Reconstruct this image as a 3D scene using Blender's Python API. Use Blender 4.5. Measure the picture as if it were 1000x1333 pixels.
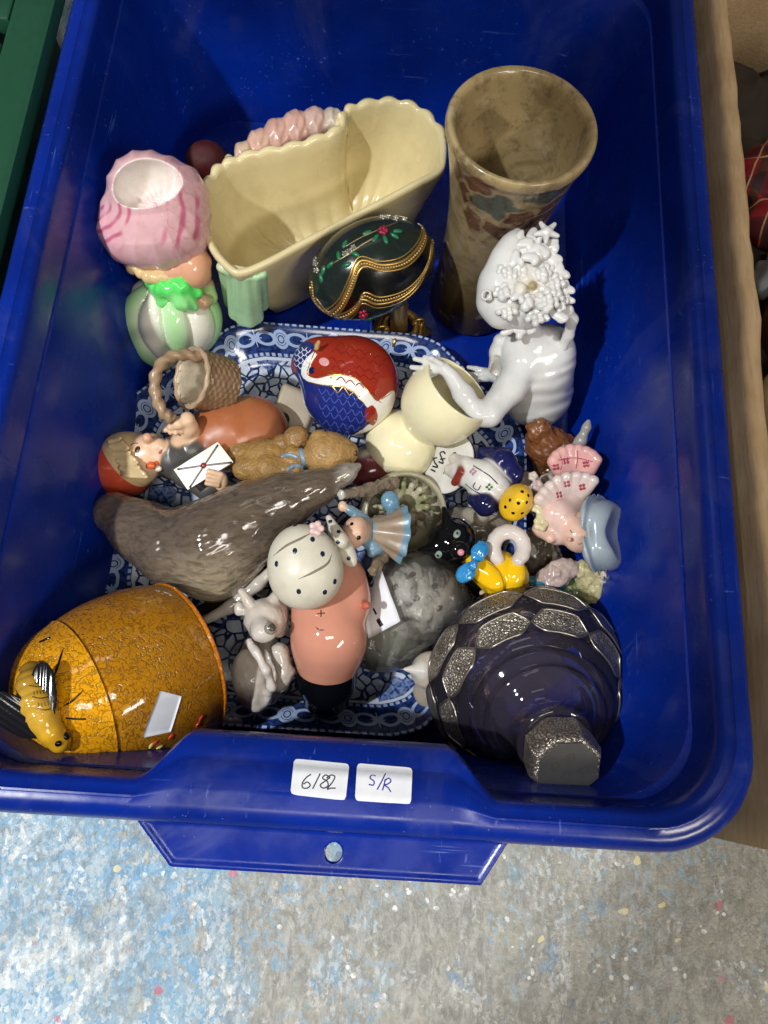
import bpy, math, random
import numpy as np
from mathutils import Vector, Matrix
from mathutils.bvhtree import BVHTree

random.seed(4); rng = np.random.default_rng(7)
scene = bpy.context.scene
for o in list(bpy.data.objects): bpy.data.objects.remove(o)

# ------------------------------------------------------------------ camera, light, exposure
FOC = 1001.0
CAM = np.array([0.0, 0.0, 0.56])
MC = np.array([[0.99709259, 0.06117062, 0.04543711],
               [-0.07200698, 0.95145931, 0.29923265],
               [-0.02492731, -0.30163445, 0.95309773]])       # rows: camera right, up, back
U_, V_, W_ = MC
cd = bpy.data.cameras.new('camera'); cam = bpy.data.objects.new('camera', cd)
scene.collection.objects.link(cam)
mw = Matrix.Identity(4)
for i in range(3):
    for j in range(3): mw[i][j] = MC[j][i]
    mw[i][3] = CAM[i]
cam.matrix_world = mw
cd.sensor_fit = 'VERTICAL'; cd.sensor_height = 36.0; cd.lens = FOC / 1333 * 36.0
cd.clip_start = 0.01; cd.clip_end = 50
scene.camera = cam

world = bpy.data.worlds.new('World'); scene.world = world; world.use_nodes = True
bg = world.node_tree.nodes['Background']
bg.inputs[0].default_value = (1.0, 0.93, 0.84, 1); bg.inputs[1].default_value = 0.085

def lamp(name, kind, loc, target, energy, color, **kw):
    l = bpy.data.lights.new(name, kind); l.energy = energy; l.color = color
    for k, v in kw.items(): setattr(l, k, v)
    o = bpy.data.objects.new(name, l); scene.collection.objects.link(o)
    o.location = loc
    o.rotation_euler = (Vector(target) - Vector(loc)).to_track_quat('-Z', 'Y').to_euler()
    return o
# hall lamp at front left: hard key light
lamp('key_lamp', 'SPOT', (-0.95, -0.30, 1.75), (-0.19, 0.14, 0.0), 135, (0.95, 0.98, 1.0),
     spot_size=math.radians(24), spot_blend=0.12, shadow_soft_size=0.035)
# two ceiling panels and an added fill at right: soft, warm light
lamp('ceiling_lamp', 'AREA', (0.10, -0.55, 1.9), (0.0, 0.1, 0.0), 9.0, (1.0, 0.95, 0.87),
     shape='RECTANGLE', size=0.7, size_y=0.22)
lamp('far_ceiling_lamp', 'AREA', (-0.4, 1.1, 2.1), (0.0, 0.2, 0.0), 1.4, (1.0, 0.94, 0.86),
     shape='RECTANGLE', size=1.0, size_y=0.2)
lamp('right_fill_lamp', 'AREA', (1.1, -1.0, 1.5), (0.15, -0.15, 0.0), 17.0, (1.0, 0.93, 0.82),
     shape='RECTANGLE', size=0.8, size_y=0.2)  # added fill, brightens the right floor and the cardboard edge
scene.view_settings.view_transform = 'Standard'
scene.view_settings.look = 'None'
scene.view_settings.exposure = 0.0
scene.view_settings.gamma = 1.0
scene.view_settings.use_curve_mapping = False

# ------------------------------------------------------------------ helpers: pixels of the survey photo -> points
def ray(px, py): return MC.T @ np.array([px - 500.0, 666.5 - py, -FOC])
def P(px, py, z):
    d = ray(px, py); return CAM + d * (z - CAM[2]) / d[2]
def M(px, py, z):                                            # metres per pixel there
    p = P(px, py, z); return -(MC @ (p - CAM))[2] / FOC
def proj(v):
    q = (np.asarray(v) - CAM) @ MC.T
    return np.stack([500 + FOC * q[:, 0] / -q[:, 2], 666.5 - FOC * q[:, 1] / -q[:, 2]], 1)
def lin(c): return c / 12.92 if c <= .04045 else ((c + .055) / 1.055) ** 2.4
def C(h):
    h = h.lstrip('#'); return tuple(lin(int(h[i:i + 2], 16) / 255) for i in (0, 2, 4))
def unit(v): v = np.asarray(v, float); return v / np.linalg.norm(v)

# ------------------------------------------------------------------ meshes
class Msh:
    def __init__(s, v, f, col=None, attr=None):
        s.v = np.asarray(v, float); s.f = f; s.col = col; s.attr = attr or {}
        s._b = None
    def bvh(s):
        if s._b is None:
            s._b = BVHTree.FromPolygons([tuple(p) for p in s.v], [tuple(q) for q in s.f])
        return s._b
    def hit(s, px, py):
        d = ray(px, py); d = d / np.linalg.norm(d)
        loc, n, i, t = s.bvh().ray_cast(Vector(CAM), Vector(d))
        if loc is None:
            # nearest point beside the ray
            loc, n, i, t = s.bvh().find_nearest(Vector(CAM + d * np.linalg.norm(s.v.mean(0) - CAM)))
        n = np.array(n)
        if n @ d > 0: n = -n
        return np.array(loc), n
    def normals(s):
        n = np.zeros_like(s.v)
        f = np.array([q if len(q) == 4 else (q[0], q[1], q[2], q[2]) for q in s.f])
        a = np.cross(s.v[f[:, 2]] - s.v[f[:, 0]], s.v[f[:, 3]] - s.v[f[:, 1]])
        if (np.array([len(q) for q in s.f]) == 3).any():
            a = np.cross(s.v[f[:, 1]] - s.v[f[:, 0]], s.v[f[:, 2]] - s.v[f[:, 0]])
        for k in range(4): np.add.at(n, f[:, k], a)
        return n / (np.linalg.norm(n, axis=1, keepdims=True) + 1e-12)
def join(*ms):
    ms = [x for x in ms if x is not None]
    v = []; f = []; c = []; k = 0
    hascol = all(m.col is not None for m in ms)
    for m in ms:
        v.append(m.v); f += [tuple(int(i) + k for i in q) for q in m.f]; k += len(m.v)
        if hascol: c.append(m.col)
    return Msh(np.concatenate(v), f, np.concatenate(c) if hascol else None)

def tag(o, label=None, cat=None, group=None, kind=None):
    for k, val in (('label', label), ('category', cat), ('group', group), ('kind', kind)):
        if val: o[k] = val
    return o
ORIG = {}
def obj(name, m, mat, parent=None, origin=None, smooth=True, sharp=None):
    if origin is None:
        if parent is None:
            origin = np.array([m.v[:, 0].mean(), m.v[:, 1].mean(), m.v[:, 2].min()])
        else: origin = m.v.mean(0)
    origin = np.asarray(origin, float)
    me = bpy.data.meshes.new(name)
    me.from_pydata((m.v - origin).tolist(), [], list(m.f))
    me.polygons.foreach_set('use_smooth', [smooth] * len(me.polygons))
    if m.col is not None:
        a = me.attributes.new('Col', 'FLOAT_COLOR', 'POINT')
        c4 = np.ones((len(m.v), 4), np.float32); c4[:, :3] = m.col
        a.data.foreach_set('color', c4.ravel())
    for k, arr in m.attr.items():
        a = me.attributes.new(k, 'FLOAT_VECTOR', 'POINT')
        a.data.foreach_set('vector', np.asarray(arr, np.float32).ravel())
    if sharp is not None and smooth:
        me.set_sharp_from_angle(angle=math.radians(sharp))
    me.materials.append(mat); me.update()
    o = bpy.data.objects.new(name, me); scene.collection.objects.link(o)
    ORIG[o.name] = origin
    if parent is not None:
        o.parent = parent; o.location = origin - ORIG[parent.name]
    else: o.location = origin
    return o
def thing(name, label, cat, base, group=None):
    o = bpy.data.objects.new(name, None); o.empty_display_size = .02
    scene.collection.objects.link(o); o.location = base; ORIG[o.name] = np.asarray(base, float)
    return tag(o, label, cat, group)

# ---- signed distance modelling, surface nets
def smin(a, b, k):
    if k <= 0: return np.minimum(a, b)
    h = np.clip(.5 + .5 * (b - a) / k, 0, 1)
    return b * (1 - h) + a * h - k * h * (1 - h)
_tab = np.random.default_rng(3).random(4096).astype(np.float32)
def vnoise(p, sc, seed=0):
    """smooth lattice noise, 0..1"""
    q = p * sc + seed * 17.3; i = np.floor(q).astype(np.int64); f = (q - i).astype(np.float32); f = f * f * (3 - 2 * f)
    h = lambda a, b, c: _tab[((i[:, 0] + a) * 73 + (i[:, 1] + b) * 179 + (i[:, 2] + c) * 283 + ((i[:, 0] + a) * (i[:, 1] + b + 7) * 31)) % 4096]
    l = lambda a, b, t: a + (b - a) * t
    x0 = l(h(0, 0, 0), h(1, 0, 0), f[:, 0]); x1 = l(h(0, 1, 0), h(1, 1, 0), f[:, 0])
    x2 = l(h(0, 0, 1), h(1, 0, 1), f[:, 0]); x3 = l(h(0, 1, 1), h(1, 1, 1), f[:, 0])
    return l(l(x0, x1, f[:, 1]), l(x2, x3, f[:, 1]), f[:, 2])
def lumps(amp, sc, seed=0): return lambda p: amp * (vnoise(p, sc, seed) + .5 * vnoise(p, sc * 2.1, seed + 1) - .75)
class Sdf:
    def __init__(s, vox=.0009): s.pr = []; s.vox = vox; s.disp = None
    def _add(s, fn, lo, hi, col, k, cut=False):
        s.pr.append((fn, np.asarray(lo), np.asarray(hi), C(col) if isinstance(col, str) else col, k, cut)); return s
    def ellw(s, c, r, axes, col, k=.002, cut=False):
        c = np.asarray(c); r = np.asarray(r, float); A = np.asarray(axes)
        c32 = c.astype(np.float32); r32 = r.astype(np.float32); A32 = (A / r[:, None]).T.astype(np.float32)
        def fn(p):
            q = (p - c32) @ A32
            k0 = np.sqrt(np.einsum('ij,ij->i', q, q)); q = q / r32
            k1 = np.sqrt(np.einsum('ij,ij->i', q, q))
            return k0 * (k0 - 1) / (k1 + 1e-9)
        e = np.sqrt(((A * r[:, None]) ** 2).sum(0))
        return s._add(fn, c - e, c + e, col, k, cut)
    def ell(s, px, py, z, r, col, ang=0, k=.002, cut=False):
        """ellipsoid in picture pixels: r=(across, up, towards viewer), turned by ang degrees"""
        m = M(px, py, z); a = math.radians(ang)
        if np.isscalar(r): r = (r, r, r)
        u = U_ * math.cos(a) + V_ * math.sin(a); v = -U_ * math.sin(a) + V_ * math.cos(a)
        return s.ellw(P(px, py, z), np.array(r) * m, [u, v, W_], col, k, cut)
    def capw(s, a, b, ra, rb, col, k=.002, cut=False):
        a = np.asarray(a); b = np.asarray(b); ba = b - a; L2 = ba @ ba + 1e-12
        a32 = a.astype(np.float32); b32 = ba.astype(np.float32); iL = np.float32(1 / L2)
        def fn(p):
            q = p - a32
            h = np.clip((q @ b32) * iL, 0, 1)
            q -= h[:, None] * b32
            return np.sqrt(np.einsum('ij,ij->i', q, q)) - (np.float32(ra) + np.float32(rb - ra) * h)
        r = max(ra, rb)
        return s._add(fn, np.minimum(a, b) - r, np.maximum(a, b) + r, col, k, cut)
    def cap(s, a, b, ra, rb, col, k=.002, cut=False):
        return s.capw(P(*a), P(*b), ra * M(*a), rb * M(*b), col, k, cut)
    def chain(s, pts, col, k=.002):
        """pts: (px,py,z,r_px)"""
        for p, q in zip(pts[:-1], pts[1:]): s.cap(p[:3], q[:3], p[3], q[3], col, k)
        return s
    def torw(s, c, n, R, r, col, k=.002):
        c = np.asarray(c); n = unit(n)
        def fn(p):
            q = p - c; h = q @ n; rr = np.linalg.norm(q - h[..., None] * n, axis=-1)
            return np.sqrt((rr - R) ** 2 + h * h) - r
        e = np.full(3, R + r)
        return s._add(fn, c - e, c + e, col, k)
    def boxw(s, c, half, axes, col, rnd=.001, k=.001, cut=False):
        c = np.asarray(c); A = np.asarray(axes); half = np.asarray(half, float)
        def fn(p):
            q = np.abs((p - c) @ A.T) - (half - rnd)
            return np.linalg.norm(np.maximum(q, 0), axis=-1) + np.minimum(q.max(-1), 0) - rnd
        e = (np.abs(A) * half[:, None]).sum(0)
        return s._add(fn, c - e, c + e, col, k, cut)
    def cylw(s, a, b, ra, rb, col, rnd=.001, k=.001, cut=False):
        """tapered solid with flat ends"""
        a = np.asarray(a); b = np.asarray(b); L = np.linalg.norm(b - a); n = (b - a) / L
        def fn(p):
            q = p - a; h = q @ n; rr = np.linalg.norm(q - h[..., None] * n, axis=-1)
            R = ra + (rb - ra) * np.clip(h / L, 0, 1)
            dx = rr - R + rnd; dy = np.maximum(-h, h - L) + rnd
            return np.sqrt(np.maximum(dx, 0) ** 2 + np.maximum(dy, 0) ** 2) + np.minimum(np.maximum(dx, dy), 0) - rnd
        r = max(ra, rb)
        return s._add(fn, np.minimum(a, b) - r, np.maximum(a, b) + r, col, k, cut)
    def ev(s, p):
        d = None; p = p.astype(np.float32)
        for fn, lo, hi, c, k, cut in s.pr:
            x = fn(p)
            if d is None: d = x
            elif cut: d = -smin(-d, x, k)
            else: d = smin(d, x, k)
        if s.disp is not None: d = d + s.disp(p)
        return d
    def mesh(s, soft=.0005):
        un = [q for q in s.pr if not q[5]]
        lo = np.min([q[1] for q in un], 0) - 4 * s.vox; hi = np.max([q[2] for q in un], 0) + 4 * s.vox
        n = np.ceil((hi - lo) / s.vox).astype(int) + 1
        ax = [lo[i] + np.arange(n[i]) * s.vox for i in range(3)]
        # coarse pass first, then only the blocks near the surface
        B = 5; nb = (n + B - 1) // B; n = nb * B
        ax = [lo[i] + np.arange(n[i]) * s.vox for i in range(3)]
        cb_ = [lo[i] + (np.arange(nb[i]) * B + (B - 1) / 2) * s.vox for i in range(3)]
        cp = np.stack(np.meshgrid(*cb_, indexing='ij'), -1).reshape(-1, 3)
        cdist = s.ev(cp).reshape(nb)
        G = np.repeat(np.repeat(np.repeat(cdist, B, 0), B, 1), B, 2).astype(np.float32)
        act = np.argwhere(np.abs(cdist) < s.vox * B * 1.5 + .0012)
        offs = np.stack(np.meshgrid(*[np.arange(B)] * 3, indexing='ij'), -1).reshape(-1, 3)
        for i in range(0, len(act), 4000):
            ids = (act[i:i + 4000, None, :] * B + offs[None]).reshape(-1, 3)
            G[ids[:, 0], ids[:, 1], ids[:, 2]] = s.ev(lo + ids * s.vox)
        v, f = nets(G, lo, s.vox)
        for _ in range(1):
            d = s.ev(v); e = .0003
            g = np.stack([(s.ev(v + np.eye(3)[i] * e) - d) / e for i in range(3)], 1)
            st = (d / np.maximum((g * g).sum(1), .2))[:, None] * g
            l = np.linalg.norm(st, axis=1, keepdims=True)
            v = v - st * np.minimum(1, s.vox * .6 / (l + 1e-12))
        v32 = v.astype(np.float32); ds = np.stack([q[0](v32) for q in s.pr], 1)
        cols = np.array([q[3] for q in s.pr]); cut = np.array([q[5] for q in s.pr])
        du = ds.copy(); du[:, cut] = 9
        w = np.exp(-(du - du.min(1, keepdims=True)) / soft); w /= w.sum(1, keepdims=True)
        col = w @ cols
        for i in np.where(cut)[0]:
            t = np.clip(1 - (ds[:, i] / .0012), 0, 1)[:, None]
            col = col * (1 - t) + cols[i] * t
        return Msh(v, f, col)
def nets(G, lo, h):
    n = np.array(G.shape); S = G < 0
    c = n - 1
    sl = lambda o: tuple(slice(o[i], o[i] + c[i]) for i in range(3))
    any_ = np.zeros(c, bool); all_ = np.ones(c, bool)
    for o in np.ndindex(2, 2, 2): any_ |= S[sl(o)]; all_ &= S[sl(o)]
    ii = np.argwhere(any_ & ~all_)
    idx = np.full(c, -1, np.int64); idx[tuple(ii.T)] = np.arange(len(ii))
    g = {o: G[ii[:, 0] + o[0], ii[:, 1] + o[1], ii[:, 2] + o[2]] for o in np.ndindex(2, 2, 2)}
    cnt = np.zeros(len(ii)); acc = np.zeros((len(ii), 3))
    for a in range(3):
        b1, b2 = [x for x in range(3) if x != a]
        for i in (0, 1):
            for j in (0, 1):
                o0 = [0, 0, 0]; o0[b1] = i; o0[b2] = j; o1 = list(o0); o1[a] = 1
                g0 = g[tuple(o0)]; g1 = g[tuple(o1)]; x = (g0 < 0) != (g1 < 0)
                t = np.where(x, g0 / np.where(x, g0 - g1, 1), 0)
                cnt += x; acc[:, a] += t; acc[:, b1] += x * i; acc[:, b2] += x * j
    v = lo + (ii + acc / cnt[:, None]) * h
    F = []
    for a in range(3):
        b1, b2 = [(1, 2), (2, 0), (0, 1)][a]
        o1 = [0, 0, 0]; o1[a] = 1
        r0 = [slice(1, n[i] - 1) for i in range(3)]; r0[a] = slice(0, n[a] - 1)
        r1 = list(r0); r1[a] = slice(1, n[a])
        s0 = S[tuple(r0)]; s1 = S[tuple(r1)]; e = np.argwhere(s0 != s1)
        if not len(e): continue
        neg = s0[tuple(e.T)]
        base = e.copy()
        for i in range(3):
            if i != a: base[:, i] += 1
        q = []
        for d1, d2 in ((-1, -1), (0, -1), (0, 0), (-1, 0)):
            w = base.copy(); w[:, b1] += d1; w[:, b2] += d2
            q.append(idx[tuple(w.T)])
        q = np.stack(q, 1); q[~neg] = q[~neg][:, ::-1]
        F.append(q)
    return v, [tuple(r) for r in np.concatenate(F).tolist()]

# ---- swept and revolved shapes
def frame(n):
    n = unit(n); a = np.array([0, 0, 1.]) if abs(n[2]) < .9 else np.array([1., 0, 0])
    u = unit(np.cross(a, n)); return u, np.cross(n, u), n
def revolve(prof, a, axis, n=64, ref=None, rfun=None):
    """prof: (r, h) along axis"""
    u, w, ax = frame(axis)
    if ref is not None:
        u = unit(np.asarray(ref) - (np.asarray(ref) @ ax) * ax); w = np.cross(ax, u)
    th = np.arange(n) / n * 2 * math.pi
    v = []; at = []
    for i, (r, h) in enumerate(prof):
        rr = np.full(n, r) if rfun is None else rfun(r, h, th, i)
        v.append(np.asarray(a) + ax * h + rr[:, None] * (np.cos(th)[:, None] * u + np.sin(th)[:, None] * w))
        at.append(np.stack([th / (2 * math.pi), np.full(n, h), np.full(n, i / (len(prof) - 1))], 1))
    f = []
    for i in range(len(prof) - 1):
        for j in range(n):
            k = (j + 1) % n
            f.append((i * n + j, i * n + k, i * n + n + k, i * n + n + j))
    if prof[0][0] > 1e-6: f.append(tuple(range(n))[::-1])
    if prof[-1][0] > 1e-6: f.append(tuple((len(prof) - 1) * n + j for j in range(n)))
    return Msh(np.concatenate(v), f, None, {'pat': np.concatenate(at)})
def smoothprof(pts, k=6):
    """Catmull-Rom through profile points"""
    p = np.array(pts, float); p = np.vstack([2 * p[0] - p[1], p, 2 * p[-1] - p[-2]]); out = []
    for i in range(1, len(p) - 2):
        for t in np.arange(k) / k:
            a, b, c, d = p[i - 1:i + 3]
            out.append(.5 * (2 * b + (c - a) * t + (2 * a - 5 * b + 4 * c - d) * t * t + (3 * b - a - 3 * c + d) * t ** 3))
    out.append(p[-2]); return np.array(out)
def tube(pts, r, n=8, closed=False, flat=None, nrm=None, twist=None):
    """round (or flattened along nrm) tube through 3D points; r scalar or list"""
    p = np.asarray(pts, float); m = len(p)
    r = np.full(m, r) if np.isscalar(r) else np.asarray(r)
    t = np.gradient(p, axis=0) if not closed else np.roll(p, -1, 0) - np.roll(p, 1, 0)
    t = t / (np.linalg.norm(t, axis=1, keepdims=True) + 1e-12)
    v = []; prev = None
    for i in range(m):
        if nrm is not None: b = np.asarray(nrm[i])
        elif prev is None: b = frame(t[i])[0]
        else: b = prev
        b = unit(b - (b @ t[i]) * t[i]); prev = b
        s = np.cross(t[i], b)
        th = np.arange(n) / n * 2 * math.pi
        fl = 1 if flat is None else flat
        rr = r[i]
        if twist is not None: rr = r[i] * (1 + twist[0] * np.cos(twist[1] * th + i * twist[2]))[:, None]
        v.append(p[i] + rr * (np.cos(th)[:, None] * s + np.sin(th)[:, None] * b * fl))
    f = []
    for i in range(m if closed else m - 1):
        for j in range(n):
            k = (j + 1) % n; i2 = (i + 1) % m
            f.append((i * n + j, i * n + k, i2 * n + k, i2 * n + j))
    if not closed:
        f.append(tuple(range(n))[::-1]); f.append(tuple((m - 1) * n + j for j in range(n)))
    return Msh(np.concatenate(v), f)
def crv(pts, k=6):
    return smoothprof(pts, k)
def stroke(m, px, w, lift=.35, k=5, smooth=True, taper=False, n=6):
    """a raised line of paint following mesh m under the given picture points"""
    q = crv([(a, b) for a, b in px], k) if smooth and len(px) > 2 else np.concatenate([np.linspace(px[i], px[i + 1], 9)[:(9 if i == len(px) - 2 else -1)] for i in range(len(px) - 1)])
    L = []; N = []
    for a, b in q:
        l, nn = m.hit(a, b); L.append(l); N.append(nn)
    L = np.array(L); N = np.array(N)
    keep = [0] + [i for i in range(1, len(L)) if np.linalg.norm(L[i] - L[i - 1]) > 1e-6]
    L = L[keep]; N = N[keep]
    r = w * .5 * np.linalg.norm(L.mean(0) - CAM) / FOC
    rr = np.full(len(L), r)
    if taper: rr = r * np.clip(np.sin(np.linspace(0.12, math.pi - .12, len(L))) * 1.2, .25, 1)
    return tube(L, rr, n, flat=lift, nrm=N)
def dome(m, px, py, r, h=.5, n=12, ell=1.0, ang=0):
    """small dome of paint or glass on mesh m"""
    l, nn = m.hit(px, py); r = r * np.linalg.norm(l - CAM) / FOC
    u = U_ * math.cos(math.radians(ang)) + V_ * math.sin(math.radians(ang))
    u = unit(u - (u @ nn) * nn); w = np.cross(nn, u)
    v = []; f = []
    th = np.arange(n) / n * 2 * math.pi
    for t in (-.35, 0, .35, .7, 1.1):
        v.append(l + nn * r * h * math.sin(t) + r * math.cos(t) * (np.cos(th)[:, None] * u + ell * np.sin(th)[:, None] * w))
    v.append([l + nn * r * h])
    for i in range(4):
        for j in range(n):
            k = (j + 1) % n; f.append((i * n + j, i * n + k, i * n + n + k, i * n + n + j))
    for j in range(n): f.append((4 * n + j, 4 * n + (j + 1) % n, 5 * n))
    return Msh(np.concatenate(v), f)
def blobm(c, r, axes=None, n=14, seed=None, amp=0):
    """small ball / ellipsoid mesh in world units"""
    A = np.eye(3) if axes is None else np.asarray(axes)
    r = np.full(3, r) if np.isscalar(r) else np.asarray(r)
    v = [[0, 0, -1]]; f = []
    m = max(5, n // 2 + 1)
    for i in range(1, m):
        t = -math.pi / 2 + math.pi * i / m
        for j in range(n):
            a = 2 * math.pi * j / n; v.append([math.cos(t) * math.cos(a), math.cos(t) * math.sin(a), math.sin(t)])
    v.append([0, 0, 1]); v = np.array(v)
    if amp: v = v * (1 + amp * np.random.default_rng(seed or 0).uniform(-1, 1, (len(v), 1)))
    for j in range(n): f.append((0, 1 + (j + 1) % n, 1 + j))
    for i in range(m - 2):
        for j in range(n):
            k = (j + 1) % n; b = 1 + i * n
            f.append((b + j, b + k, b + n + k, b + n + j))
    b = 1 + (m - 2) * n
    for j in range(n): f.append((b + j, b + (j + 1) % n, len(v) - 1))
    return Msh(np.asarray(c) + (v * r) @ A, f)
def inpoly(q, poly):
    poly = np.asarray(poly, float); x, y = q[:, 0], q[:, 1]; r = np.zeros(len(q), bool)
    for i in range(len(poly)):
        x0, y0 = poly[i - 1]; x1, y1 = poly[i]
        c = (y0 > y) != (y1 > y)
        with np.errstate(divide='ignore', invalid='ignore'):
            xi = (x1 - x0) * (y - y0) / (y1 - y0) + x0
        r ^= c & (x < xi)
    return r
def paint(m, poly, col, front=True, k=4):
    """colour the region of the object's own decoration that the outline encloses"""
    poly = crv(list(poly) + [poly[0]], k) if k else poly
    msk = inpoly(proj(m.v), poly)
    if front:
        n = m.normals(); msk &= ((CAM - m.v) * n).sum(1) > -.0
    m.col[msk] = C(col) if isinstance(col, str) else col
    return msk
def sheet(m, quad, nu=12, nv=8, lift=.0006, thick=.0003, rnd=.12, k=None):
    """thin paper following mesh m inside a picture quad (tl, tr, br, bl)"""
    q = np.array(quad, float); v = []
    for j in range(nv + 1):
        for i in range(nu + 1):
            s, t = i / nu, j / nv
            # pull the four corners in a little
            ss, tt = 2 * s - 1, 2 * t - 1
            d = max(0, abs(ss) - (1 - rnd)) / rnd; e = max(0, abs(tt) - (1 - rnd)) / rnd
            if d > 0 and e > 0:
                L = math.hypot(d, e)
                if L > 1:
                    d2, e2 = d / L, e / L
                    ss = math.copysign(1 - rnd + rnd * d2, ss); tt = math.copysign(1 - rnd + rnd * e2, tt)
            s, t = (ss + 1) / 2, (tt + 1) / 2
            a = q[0] * (1 - s) * (1 - t) + q[1] * s * (1 - t) + q[2] * s * t + q[3] * (1 - s) * t
            l, nn = m.hit(*a); v.append(l + nn * lift)
    v = np.array(v)
    dn = unit(CAM - v.mean(0)) * thick
    n0 = len(v); w = np.concatenate([v, v - dn]); f = []
    for j in range(nv):
        for i in range(nu):
            a = j * (nu + 1) + i; b = a + nu + 1
            f.append((a, b, b + 1, a + 1)); f.append((n0 + a, n0 + a + 1, n0 + b + 1, n0 + b))
    ed = [j * (nu + 1) for j in range(nv + 1)]
    def wall(ids):
        for a, b in zip(ids[:-1], ids[1:]): f.append((a, b, b + n0, a + n0))
    wall(ed); wall([nv * (nu + 1) + i for i in range(nu + 1)])
    wall([j * (nu + 1) + nu for j in range(nv, -1, -1)]); wall([i for i in range(nu, -1, -1)])
    return Msh(w, f)
def prism(poly, vec):
    """closed polygon (3D points, planar) extruded by vec"""
    p = np.asarray(poly, float); n = len(p)
    f = [tuple(range(n)), tuple(range(2 * n - 1, n - 1, -1))]
    for i in range(n): f.append((i, i + n, (i + 1) % n + n, (i + 1) % n)[::-1])
    return Msh(np.concatenate([p, p + np.asarray(vec)]), [q[::-1] for q in f])
def loft(loops, cap0=True, cap1=True):
    n = len(loops[0]); f = []
    for i in range(len(loops) - 1):
        for j in range(n):
            k = (j + 1) % n; f.append((i * n + j, i * n + k, i * n + n + k, i * n + n + j))
    if cap0: f.append(tuple(range(n))[::-1])
    if cap1: f.append(tuple((len(loops) - 1) * n + j for j in range(n)))
    return Msh(np.concatenate(loops), f)

# ------------------------------------------------------------------ materials
class E:
    """tiny expression wrapper over math nodes"""
    def __init__(s, nt, so): s.nt = nt; s.so = so
    def op(s, o, b=None, c=None):
        n = s.nt.nodes.new('ShaderNodeMath'); n.operation = o; s.nt.links.new(s.so, n.inputs[0])
        for i, x in ((1, b), (2, c)):
            if x is None: continue
            if isinstance(x, E): s.nt.links.new(x.so, n.inputs[i])
            else: n.inputs[i].default_value = x
        return E(s.nt, n.outputs[0])
    def __add__(s, b): return s.op('ADD', b)
    def __sub__(s, b): return s.op('SUBTRACT', b)
    def __mul__(s, b): return s.op('MULTIPLY', b)
    def __truediv__(s, b): return s.op('DIVIDE', b)
    def abs(s): return s.op('ABSOLUTE')
    def fract(s): return s.op('FRACT')
    def sqrt(s): return s.op('SQRT')
    def sin(s): return s.op('SINE')
    def lt(s, b): return s.op('LESS_THAN', b)
    def gt(s, b): return s.op('GREATER_THAN', b)
    def max(s, b): return s.op('MAXIMUM', b)
    def min(s, b): return s.op('MINIMUM', b)
    def ramp(s, a, b, lo=0., hi=1.):
        n = s.nt.nodes.new('ShaderNodeMapRange'); s.nt.links.new(s.so, n.inputs[0])
        n.interpolation_type = 'SMOOTHSTEP'
        for i, x in enumerate((a, b, lo, hi)): n.inputs[i + 1].default_value = x
        return E(s.nt, n.outputs[0])
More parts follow.
